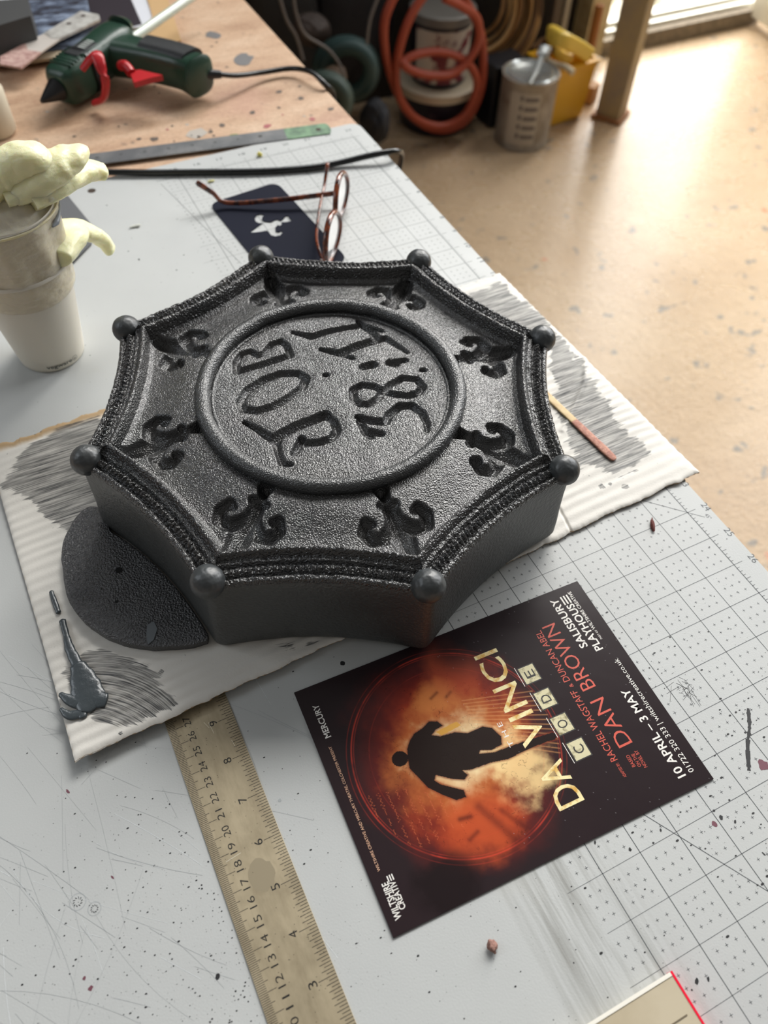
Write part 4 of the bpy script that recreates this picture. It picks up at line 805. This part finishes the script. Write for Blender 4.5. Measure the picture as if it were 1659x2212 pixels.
    finger([(30, 420), (85, 384), (125, 356), (158, 338), (188, 316)], [.148, .156, .160, .162, .164], [.013, .0165, .0160, .0130, .0030], .62, 7)
    finger([(60, 430), (115, 400), (150, 385), (190, 368), (232, 372)], [.146, .148, .146, .142, .136], [.012, .0135, .0110, .0110, .0078], .65, 11)
    finger([(118, 560), (140, 515), (160, 495), (195, 503), (222, 520), (242, 545)], [.100, .098, .094, .084, .072, .060], [.012, .0175, .0135, .0112, .0105, .0072], .6, 17)
    finger([(10, 430), (50, 418), (90, 415), (125, 425)], [.150, .150, .148, .146], [.008, .009, .009, .006], .6, 23, 'glove_fold')
    # grey paint smear on the film
    s = MB(); pts = [un(120, 445, .128), un(118, 470, .126), un(104, 487, .124), un(84, 494, .124)]
    P = []
    for p in pts: q = p - np.array([CPX, CPY, .070]); rr_ = .0437; ph = math.atan2(q[1], q[0]); P.append((rr_ * math.cos(ph), rr_ * math.sin(ph), q[2] + .004))
    P = smooth_path(P, 8); s.tube(P, np.interp(np.linspace(0, 1, len(P)), [0, .4, .7, 1], [.0006, .0014, .0022, .0006]), 10); v = np.array(s.v); s.build('paint_smear', pm('smear_grey', rgb(136, 142, 150), .4), root, sharp=80)
glove()
# ================================================================== things on the far part of the bench
BT = -.003
def glue_gun():
    gr = pm('green_plastic', rgb(34, 62, 48), .28, bs=(500, .0003)); bk = pm('black_rubber', rgb(34, 36, 38), .4, bs=(700, .0003)); rd = pm('red_plastic', rgb(184, 34, 40), .3); nz = pm('nozzle_black', rgb(22, 22, 24), .3); wh = pm('badge_white', rgb(190, 196, 190), .5)
    F = un(128, 190, .022); Rr = un(262, 88, .030); root = tag(empty('glue_gun', (Rr[0], Rr[1], BT)), 'green and black hot glue gun with red trigger lying on the plywood bench', 'glue gun'); O = np.array([Rr[0], Rr[1], BT])
    d = Rr - F; d /= np.linalg.norm(d); F = F - O; Rr = Rr - O; L_ = np.linalg.norm(Rr - F)
    side = np.cross(d, [0, 0, 1]); side /= np.linalg.norm(side)
    P = [F + d * L_ * t for t in (-.02, 0, .04, .15, .30, .31, .55, .75, .9, 1.0, 1.05, 1.07)]
    s = MB(); s.loft(P, [.010, .015, .0185, .0205, .0215, .0195, .0195, .0205, .021, .020, .017, .012], [.011, .017, .020, .0215, .0225, .021, .021, .022, .022, .021, .018, .012], 32, 4.2)
    for k in range(7): c = F + d * (.012 + k * .0052) + np.array([0, 0, .0212]); s.box(tuple(c), (.030, .0022, .0028), math.atan2(side[1], side[0]), bev=.0006)
    s.build('gun_body', gr, root, sharp=40)
    s = MB(); c = Rr + np.array([0, 0, .016]); s.loft([Rr + d * .004 + np.array([0, 0, .014]), Rr + d * .012 + np.array([0, 0, .014])], [.017, .012], [.012, .008], 24, 2.4); s.build('rear_cap', gr, root)
    s = MB(); s.loft([F + d * -.004, F - d * .006, F - d * .016, F - d * .026, F - d * .031], [.0125, .0115, .008, .0042, .0022], [.0125, .0115, .008, .0042, .0022], 24, 2); s.build('nozzle', nz, root)
    # raised lettering plate on top
    s = MB(); c0 = F + d * L_ * .42 + np.array([0, 0, .0216]); s.box(tuple(c0), (.019, .038, .0012), math.atan2(side[1], side[0]) , bev=.0004)
    s.build('top_plate', bk, root); s = MB()
    for q in range(9): c = F + d * (L_ * .42 - .016 + q * .004) + np.array([0, 0, .0224]); s.box(tuple(c + side * .001), (.010, .0016, .0003), math.atan2(side[1], side[0]))
    s.build('moulded_marks', wh, root)
    # handle
    H0 = un(258, 118, .026) - O; H1 = un(330, 133, .026) - O; H2 = un(395, 150, .026) - O; H3 = un(432, 165, .026) - O
    P = smooth_path([H0, H1, H2, H3], 6); t = np.linspace(0, 1, len(P)); s = MB(); s.loft(P, np.interp(t, [0, .3, .7, 1], [.023, .0195, .018, .020]), np.interp(t, [0, .3, .7, 1], [.021, .020, .0195, .0215]), 30, 3.4); s.build('handle', gr, root, sharp=50)
    s = MB(); s.loft(P[5:-3] + np.array([-.002, -.004, .004]), .0185, .0195, 26, 3.2); s.build('rubber_grip', bk, root, sharp=50)
    s = MB(); s.loft([P[-3], P[-1], P[-1] + (P[-1] - P[-3]) * .4], [.0195, .021, .017], [.021, .022, .018], 26, 3); s.build('grip_end', gr, root, sharp=50)
    s = MB(); q = [un(*p, .040) - O for p in ((278, 148), (300, 144), (350, 156), (316, 164), (288, 172))]; s.prism([tuple(p[:2]) for p in q], .034, .040); s.build('trigger', rd, root, smooth=False)
    s = MB(); a = un(262, 142, .036) - O; b_ = un(284, 158, .036) - O; s.tube(smooth_path([a, (a + b_) / 2 + [0, 0, .004], b_], 5), .0055, 12); s.build('trigger_guard', rd, root)
    # red wire-like stand
    s = MB(); q = smooth_path([un(*p, z) - O for p, z in (((178, 150), .046), ((205, 118), .060), ((218, 145), .052), ((228, 178), .036), ((224, 212), .016), ((205, 222), .006))], 6); s.loft(q, np.interp(np.linspace(0, 1, len(q)), [0, .2, .5, 1], [.0045, .0075, .0048, .0050]), .0032, 14, 2.6); s.build('red_stand', rd, root, sharp=60)
    s = MB(); s.loft([F + d * .040, F + d * .047], [.0215, .0215], [.0228, .0228], 30, 4); s.build('collar_band', nz, root)
    # cord
    s = MB(); c0 = P[-1]; q = smooth_path([un(445, 160, .024) - O, un(478, 161, .022) - O], 4); s.tube(q, np.linspace(.006, .0042, len(q)), 14); s.build('strain_relief', bk, root)
    q = smooth_path([un(*p, z) - O for p, z in (((470, 160), .022), ((512, 163), .014), ((570, 156), .006), ((630, 148), .005), ((672, 156), .009), ((700, 180), .004), ((720, 205), -.012))] + [un(720, 205, -.012) - O + np.array(v) for v in ((.006, .006, -.03), (.018, .01, -.12), (.022, .012, -.5), (.02, .03, -.735))], 10); s = MB(); s.tube(q, .0030, 12); s.build('power_cord', pm('cord_black', rgb(20, 22, 22), .25), root)
    return O
glue_gun()
s = MB(); a = un(285, 84, .030); b_ = un(430, -18, .036); s.tube([a, a * .9 + b_ * .1, b_], [.0056, .0056, .0056], 20)
mt = pm('milky_glue', rgb(216, 226, 212), .2, trans=.25, sss=.3, coat=.3); tag(s.build('glue_stick', mt), 'milky translucent glue stick poking out of the back of the glue gun', 'glue stick')
s = MB(); q = smooth_path([un(*p, z) for p, z in (((-40, 376), .004), (((100), 374), .004), ((235, 372), .0042), ((330, 373), .0035), ((420, 372), .0034), ((520, 371), .0034), ((600, 368), .0034), ((680, 361), .0036), ((740, 350), .0048), ((790, 338), .008), ((835, 329), .010), ((858, 327), .007), ((867, 337), -.006))] + [un(867, 337, -.006) + np.array(v) for v in ((.006, .003, -.03), (.014, .004, -.12), (.016, .01, -.5), (.012, .02, -.738))], 10); s.tube(q, .0032, 12)
tag(s.build('electric_cord', pm('cord_gloss', rgb(18, 20, 20), .22)), 'black glossy cord lying across the mat and dropping over its right edge', 'cord')
# putty knife
root = tag(empty('putty_knife', tuple(un(110, 82, BT + .02))), 'pale metal putty knife with drilled handle and pink stained blade, above the glue gun', 'putty knife'); O = un(110, 82, BT + .02)
def pk(px, zz): return [tuple((un(x, y, zz) - O)[:2]) for x, y in px]
s = MB(); s.prism(pk([(95, 72), (175, 24), (214, 32), (216, 42), (128, 84), (110, 82)], .018), -.0015, .0015); bmn = s.build('handle_plate', pm('worn_alloy', rgb(206, 204, 198), .42, .25, var=(rgb(170, 166, 160), 60, .4, .65)), root, smooth=False)
s = MB()
for p in ((149, 52), (180, 35)): q = un(*p, .018) - O; blob(s, q, .0035, .0017, 0, 16, 0)
s.build('rivet_hole', pm('hole_brown', rgb(70, 58, 52), .8), bmn)
s = MB(); s.prism(pk([(55, 92), (95, 72), (128, 84), (88, 112), (60, 108)], .018), -.001, .001); s.build('blade', pm('blade_alloy', rgb(214, 206, 198), .4, .25), root, smooth=False)
s = MB(); s.prism(pk([(0, 122), (55, 92), (60, 108), (88, 112), (46, 146), (0, 138)], .018), -.0012, .0012); tag(s.build('blade_tip', pm('pink_plaster', rgb(196, 164, 154), .6, var=(rgb(160, 120, 112), 150, .4, .65)), root, smooth=False), 'blade tip coated in pinkish plaster')
# photo print and papers
def quad(name, px, zz, th, mt): s = MB(); s.prism([tuple(un(*p, zz)[:2]) for p in px], zz, zz + th); return s.build(name, mt, smooth=False)
ph = newmat('photo_print'); mt, nt, b = ph
c = ramp(nt, noise(nt, 22, 6, .7, stretch=(1, 2.4, 1, .6)), [(.40, rgb(52, 50, 56)), (.52, rgb(96, 106, 124)), (.64, rgb(168, 182, 204))]); nt.links.new(c, b.inputs['Base Color']); b.inputs['Roughness'].default_value = .3
tag(quad('mount_board', [(-40, 118), (155, 110), (168, 122), (60, 138), (-40, 146)], .003, .003, pm('mount_tan', rgb(176, 160, 136), .7)), 'tan mounting board under the glossy photo print at the left', 'board')
tag(quad('white_paper', [(-60, -40), (300, -40), (333, 42), (300, 60), (-60, 110)], .0005, .0012, pm('paper_white', rgb(214, 216, 222), .6)), 'white sheet of paper under the dark photo print, its right strip showing', 'paper')
tag(quad('dark_print', [(60, -8), (282, -4), (306, 52), (240, 70), (60, 60)], .0019, .0008, pm('print_dark', rgb(54, 48, 54), .35)), 'dark purple-black print lying beneath the putty knife handle', 'print')
tag(quad('photo_print', [(-60, 25), (62, 2), (188, -2), (210, 100), (-60, 128)], .0065, .0008, mt), 'glossy blue-grey photo print partly covered by the putty knife', 'photo')
tag(quad('card_scrap', [(306, -40), (350, -40), (392, 92), (380, 96), (300, 98), (330, 40)], .0002, .003, pm('tan_card', rgb(196, 160, 112), .7)), 'scrap of tan card on the bench behind the glue stick', 'card')
s = MB(); q = [un(*p, .045) for p in ((-60, 72), (66, 34), (60, -5), (-60, 5))]; P = [tuple(p[:2]) for p in q]; s.prism(P, .008, .045); tag(s.build('black_block', pm('black_slab', rgb(62, 62, 62), .6), smooth=False), 'dark grey block at the top left corner, resting on the photo print', 'block')
# something cream at the left edge of the bench
s = MB(); q = un(-14, 262, .01); s.lathe([(.0001, 0), (.018, 0), (.021, .004), (.021, .046), (.019, .05), (.0001, .05)], (q[0], q[1], BT + .0002), 32); tag(s.build('cream_pot', pm('cream_plastic', rgb(214, 204, 182), .5), sharp=50), 'cream plastic pot just entering the picture at the left edge of the bench', 'pot')

# ================================================================== things on the floor
def vplane(px, y):   # point on the ray through the pixel at world y
    d = RC.T @ np.array([(px[0] - 829.5) / FP, (px[1] - 1106) / FP, 1.0]); return CC + d * ((y - CC[1]) / d[1])
tx, ty = -1.040, -1.668
root = tag(empty('paint_tin', (tx, ty, FZ)), 'grey metal paint tin with printed label on the floor in front of the yellow caddy', 'paint tin')
tinm = pm('tin_metal', rgb(172, 164, 152), .38, .4, var=(rgb(140, 130, 116), 20, .4, .65)); s = MB(); s.lathe([(.0001, .001), (.076, .001), (.080, .003), (.0785, .008), (.0785, .182), (.0805, .185), (.0805, .190), (.074, .190), (.073, .184), (.0001, .184)], (0, 0, 0), 56); s.build('tin_body', tinm, root, sharp=40)
s = MB(); s.lathe([(.0001, .187), (.052, .187), (.056, .190), (.064, .190), (.068, .186), (.0715, .189), (.074, .1915)], (0, 0, 0), 56); s.build('lid', pm('lid_silver', rgb(196, 200, 198), .25, .7), root, sharp=40)
s = MB(); a0 = math.radians(48)
for k in range(24): 
    a, a2 = a0 - .5 + k * .045, a0 - .5 + (k + 1) * .045; s.add([(.0792 * math.cos(a), .0792 * math.sin(a), .02), (.0792 * math.cos(a2), .0792 * math.sin(a2), .02), (.0792 * math.cos(a2), .0792 * math.sin(a2), .165), (.0792 * math.cos(a), .0792 * math.sin(a), .165)], [(0, 1, 2, 3)])
for r_ in range(5):
    for (u0, u1) in ((.34, .44), (.50, .95)):
        h0 = .040 + r_ * .026; a, a2 = a0 - .5 + u0 * 1.08, a0 - .5 + u1 * 1.08; hh = .014 if u0 < .4 else .010; K_ = 6 
        for k in range(K_): b0 = a + (a2 - a) * k / K_; b1 = a + (a2 - a) * (k + 1) / K_; s.add([(.0796 * math.cos(b0), .0796 * math.sin(b0), h0), (.0796 * math.cos(b1), .0796 * math.sin(b1), h0), (.0796 * math.cos(b1), .0796 * math.sin(b1), h0 + hh), (.0796 * math.cos(b0), .0796 * math.sin(b0), h0 + hh)], [(0, 1, 2, 3)], 1)
s.build('tin_label', [pm('label_cream', rgb(184, 174, 158), .5), pm('label_print', rgb(108, 100, 96), .5)], root, smooth=False)
root = tag(empty('paint_brush', (tx, ty, FZ + .192)), 'silver handled brush resting across the lid of the paint tin', 'brush'); O = np.array([tx, ty, FZ + .192])
P = [un(1143, 182, FZ + .200) - O, un(1158, 150, FZ + .215) - O, un(1172, 118, FZ + .240) - O]; s = MB(); s.loft(P, [.006, .008, .010], [.004, .005, .006], 14, 3); s.build('handle', pm('brush_silver', rgb(150, 152, 148), .35, .5), root)
s = MB(); s.loft([P[2], P[2] + (P[2] - P[1]) * .5], [.016, .017], [.009, .009], 16, 4); s.build('ferrule', pm('ferrule', rgb(190, 192, 188), .3, .6), root)
yl = pm('yellow_plastic', rgb(222, 168, 34), .4); yl2 = pm('yellow_pale', rgb(236, 200, 84), .35)
yx, yy = -1.205, -1.745; root = tag(empty('yellow_caddy', (yx, yy, FZ), .12), 'yellow plastic caddy behind the paint tin, holding rags and tools', 'caddy')
s = MB(); v = []
for (w, d_, z) in ((.060, .048, .001), (.064, .052, .006), (.074, .062, .165), (.083, .071, .168), (.083, .071, .173), (.070, .058, .173), (.060, .048, .01)): v += [(-w, -d_, z), (w, -d_, z), (w, d_, z), (-w, d_, z)]
s.add(v, [(k * 4 + i, k * 4 + (i + 1) % 4, (k + 1) * 4 + (i + 1) % 4, (k + 1) * 4 + i) for k in range(6) for i in range(4)] + [(3, 2, 1, 0), (24, 25, 26, 27)]); s.build('bucket', yl, root, smooth=False)
s = MB(); s.lathe([(.003, .1755), (.006, .1755)], (-.074, .060, 0), 16); s.build('flange_hole', pm('flange_dark', rgb(90, 60, 20), .6), root)
root = tag(empty('yellow_clamp', (yx, yy, FZ + .17)), 'pale yellow spring clamp lying in the top of the yellow caddy', 'clamp'); O = np.array([yx, yy, FZ + .17])
s = MB(); P = smooth_path([un(*p, FZ + z) - O for p, z in (((1190, 70), .24), ((1215, 85), .245), ((1245, 100), .22), ((1272, 118), .19))], 5); s.loft(P, [.014] * len(P), .020, 16, 4); s.build('upper_jaw', yl2, root, sharp=50)
s = MB(); P = smooth_path([un(*p, FZ + z) - O for p, z in (((1190, 75), .23), ((1198, 100), .21), ((1215, 122), .19), ((1232, 128), .18))], 5); s.loft(P, .012, .014, 16, 4); s.build('lower_jaw', yl2, root, sharp=50)
s = MB(); P = smooth_path([un(*p, FZ + z) - O for p, z in (((1150, 105), .20), ((1175, 85), .215), ((1195, 100), .21), ((1185, 118), .20))], 5); s.tube(P, .007, 10); s.build('spring', pm('spring_brown', rgb(110, 80, 50), .4, .5), root)
s = MB(); P = smooth_path([un(*p, FZ + z) for p, z in (((1172, 118), .200), ((1194, 136), .185), ((1222, 145), .185), ((1238, 157), .18))], 6); s.tube(P, np.linspace(.006, .009, len(P)), 10); tag(s.build('rag_twist', pm('rag_cream', rgb(206, 192, 162), .8), sharp=80), 'twisted cream rag hanging over the front of the yellow caddy', 'rag')
q = un(1270, 218, FZ); s = MB(); s.box((q[0], q[1], FZ + .0262), (.045, .040, .052), .5, bev=.002); tag(s.build('wood_offcut', pm('offcut', rgb(168, 128, 88), .7)), 'small wood offcut on the floor between the yellow caddy and the post', 'offcut')
# post
q = un(1318, 250, FZ); root = tag(empty('wooden_post', (q[0], q[1], FZ), math.radians(33)), 'upright square wooden post on the floor in front of the bright doorway', 'post')
s = MB(); s.box((0, 0, .62), (.074, .074, 1.22), bev=.003); s.build('post_shaft', pm('post_timber', rgb(158, 138, 98), .6, var=(rgb(136, 122, 104), 8, .4, .6)), root); s = MB(); s.box((0, 0, .006), (.095, .095, .012), bev=.002); s.build('foot_plate', pm('rusty_plate', rgb(140, 92, 50), .7), root)
# tubs
bx, by = -.860, -1.868
def tub(name, z0, r0, r1, h, body, lidc, label, band=None, spill=False):
    root = tag(empty(name, (bx, by, z0)), label, 'tub'); s = MB(); s.lathe([(.0001, 0), (r0 - .003, 0), (r0, .004), (r1, h - .018), (r1, h)], (0, 0, 0), 56, cap1=True); s.build('tub_body', body, root, sharp=40)
    s = MB(); s.lathe([(r1 + .001, h - .022), (r1 + .007, h - .020), (r1 + .008, h + .002), (r1 + .002, h + .006), (r1 - .004, h + .006), (r1 - .007, h + .003), (.0001, h + .003)], (0, 0, 0), 56); s.build('lid', lidc, root, sharp=40)
    if band:
        for (h0, h1, mt, rr, a0_, a1_) in band:
            s = MB(); k = 40
            for i in range(k): a, a2 = a0_ + (a1_ - a0_) * i / k, a0_ + (a1_ - a0_) * (i + 1) / k; R0_ = r0 + (r1 - r0) * h0 / h + rr; R1_ = r0 + (r1 - r0) * h1 / h + rr; s.add([(R0_ * math.cos(a), R0_ * math.sin(a), h0), (R0_ * math.cos(a2), R0_ * math.sin(a2), h0), (R1_ * math.cos(a2), R1_ * math.sin(a2), h1), (R1_ * math.cos(a), R1_ * math.sin(a), h1)], [(0, 1, 2, 3)])
            s.build('tub_label', mt, root, smooth=False)
navy = pm('tub_navy', rgb(26, 28, 42), .4); cream = pm('tub_cream', rgb(206, 192, 166), .45); gry = pm('lid_grey', rgb(120, 116, 110), .4)
stain = pm('label_spill', rgb(210, 200, 184), .5, var=(rgb(116, 34, 48), 17, .50, .56))
tub('lower_tub', FZ + .0002, .104, .112, .120, navy, cream, 'dark navy tub with a cream lid on the floor, below the paint-splashed tub', [(.02, .07, pm('navy_label', rgb(64, 50, 60), .5, var=(rgb(30, 30, 44), 40, .4, .6)), .001, .3, 1.1)])
tub('paint_tub', FZ + .1264, .078, .084, .182, navy, gry, 'white labelled tub splashed with dark red paint, standing on the navy tub', [(.012, .150, stain, .0012, .1, 2.9)])
# orange hose
yh = -1.742
ora = pm('orange_rubber', rgb(164, 68, 42), .45)
loops = [[(862, -30), (832, 40), (832, 110), (850, 180), (880, 238), (920, 272), (965, 280), (1008, 258), (1036, 205), (1044, 140), (1038, 70), (1010, 10), (985, -30)],
         [(945, -40), (890, 30), (862, 110), (856, 180), (874, 232), (912, 264), (960, 272), (1002, 250), (1026, 205), (1028, 165), (1000, 128), (950, 112), (900, 118), (868, 135)],
         [(868, 135), (885, 150), (925, 162), (975, 160), (1012, 130), (1034, 85), (1030, 40), (1000, 15), (960, -5)]]
Pz = []
for li, lp in enumerate(loops):
    for j, p in enumerate(lp): Pz.append(vplane(p, yh + .012 * li + .006 * math.sin(j)))
Pz = smooth_path(Pz, 10); Pz[:, 2] = np.maximum(Pz[:, 2], FZ + .012)
s = MB(); s.tube(Pz, .0110, 14); tag(s.build('orange_hose', ora, sharp=80), 'orange rubber hose hanging in loops in front of the stacked tubs', 'hose')
# brown cable coil on the wall
s = MB(); g = np.random.default_rng(5)
for k in range(15):
    cx, cy, rx, ry = 1030 + g.normal(0, 5), 0 + g.normal(0, 4), 62 + k * 6.2, 82 + k * 6.4; yk = -1.935 + g.uniform(-.04, .04)
    P = [vplane((cx + rx * math.cos(t), cy + ry * math.sin(t)), yk + .01 * math.sin(3 * t + k)) for t in np.linspace(-1.4, 1.45, 40)]; s.tube(P, .0062, 8, mi=k % 3)
tag(s.build('cable_coil', [pm('cable_brown', rgb(170, 124, 74), .4), pm('cable_tan', rgb(206, 164, 108), .35), pm('cable_dark', rgb(96, 70, 50), .5)], sharp=80), 'thick coil of brown cable hanging beside the orange hose', 'cable coil')
q = un(1042, 284, FZ); s = MB(); s.box((-1.035, -1.797, FZ + .0852), (.11, .08, .17), .05, bev=.004); s.box((-1.035, -1.797, FZ + .170), (.114, .084, .012), .05, bev=.002); tag(s.build('black_crate', pm('crate_black', rgb(24, 25, 32), .5)), 'black box on the dark floor between the tubs and the paint tin', 'box')
# planks beside the doorway
for (px, w, c, nm, lb) in ((1196, .030, rgb(96, 84, 72), 'grey_plank', 'grey plank leaning by the wall, left of the pale pole'), (1216, .022, rgb(170, 164, 150), 'pale_pole', 'pale grey pole standing against the wall behind the yellow caddy')):
    q = vplane((px, 60), -1.97); s = MB(); s.box((q[0], -1.975, FZ + .50), (w, .022, .99), bev=.002); tag(s.build(nm, pm(nm, c, .6)), lb, 'plank' if 'plank' in nm else 'pole')
s = MB(); q = vplane((1283, 70), -1.90); s.lathe([(.0001, 0), (.014, 0), (.014, .22), (.0001, .22)], (q[0], -1.90, FZ + .0002), 20); tag(s.build('dowel_stub', pm('dowel', rgb(150, 96, 44), .6), sharp=40), 'short brown dowel standing at the left end of the doorway', 'dowel')
# dim clutter beneath the bench edge
def torus_px(px, rx, ry, y, r, mat, name, label, cat, n=3):
    s = MB()
    for k in range(n):
        P = [vplane((px[0] + (rx - k * 9) * math.cos(t) + k * 4, px[1] + (ry - k * 7) * math.sin(t)), y + .03 * k + .03 * math.cos(t)) for t in np.linspace(0, 2 * PI, 48, endpoint=False)]
        P = np.array(P); P[:, 2] = np.maximum(P[:, 2], FZ + r); s.tube(P, r, 12, True)
    tag(s.build(name, mat, sharp=80), label, cat)
gh = pm('green_hose', rgb(48, 72, 70), .5)
torus_px((748, 150), 58, 56, -1.78, .020, gh, 'green_hose', 'dark green hose coiled on the floor left of the orange hose', 'hose', 2)
torus_px((700, 215), 50, 48, -1.60, .016, pm('green_hose_dark', rgb(58, 74, 66), .5), 'garden_hose', 'dull green hose loop near the bench edge, lower of the two green coils', 'hose', 2)
def lump(name, px, y, r, c, seed, label, cat='bag'):
    q = vplane(px, y); s = MB(); s.sphere((0, 0, 0), 1, 40, 26); v = np.array(s.v); w = 1 + .5 * (fbm(v[:, 0] + 3 + v[:, 2] * .6, v[:, 1] + 3 - v[:, 2] * .4, .9, seed, 4) - .5) + .10 * np.abs(np.sin(v[:, 0] * 7 + v[:, 1] * 5)); v = v * w[:, None] * np.array(r); v[:, 2] = np.maximum(v[:, 2], FZ - q[2] + .001); s.v = [tuple(p) for p in v]
    o = s.build(name, pm(name, c, .6, bs=(90, .003)), sharp=80); o.location = tuple(q); tag(o, label, cat)
lump('cloth_bundle', (672, 62), -1.86, (.045, .04, .035), rgb(70, 58, 52), 3, 'brownish cloth bundle in the dark behind the bench edge', 'cloth')
lump('sack', (722, 172), -1.72, (.032, .03, .03), rgb(96, 76, 58), 8, 'small tan sack lying among the green hoses', 'sack')
lump('bin_bag', (770, 20), -1.98, (.10, .035, .20), rgb(26, 26, 32), 12, 'large black bag against the dark back wall behind the hoses', 'bag')
lump('dark_holdall', (610, 30), -1.98, (.09, .035, .20), rgb(36, 34, 32), 16, 'dark holdall against the wall at the bench corner', 'bag')
lump('black_sack', (812, 262), -1.66, (.035, .04, .05), rgb(20, 21, 28), 21, 'small black sack on the floor below the green hose', 'sack')
for (pts, nm, lb) in (([(600, -20), (618, 40), (640, 80), (655, 130)], 'grey_flex', 'thin grey flex hanging in the dark beside the bench, leftmost'), ([(632, -20), (640, 30), (660, 75), (712, 110), (742, 160), (742, 210)], 'thin_flex', 'thin grey flex curling down over the sack'), ([(822, -20), (800, 40), (792, 95)], 'short_flex', 'thin grey flex hanging above the green hose')):
    s = MB(); s.tube(smooth_path([vplane(p, -1.62) for p in pts], 8), .0035, 8); tag(s.build(nm, pm(nm, rgb(110, 104, 100), .5), sharp=80), lb, 'flex')
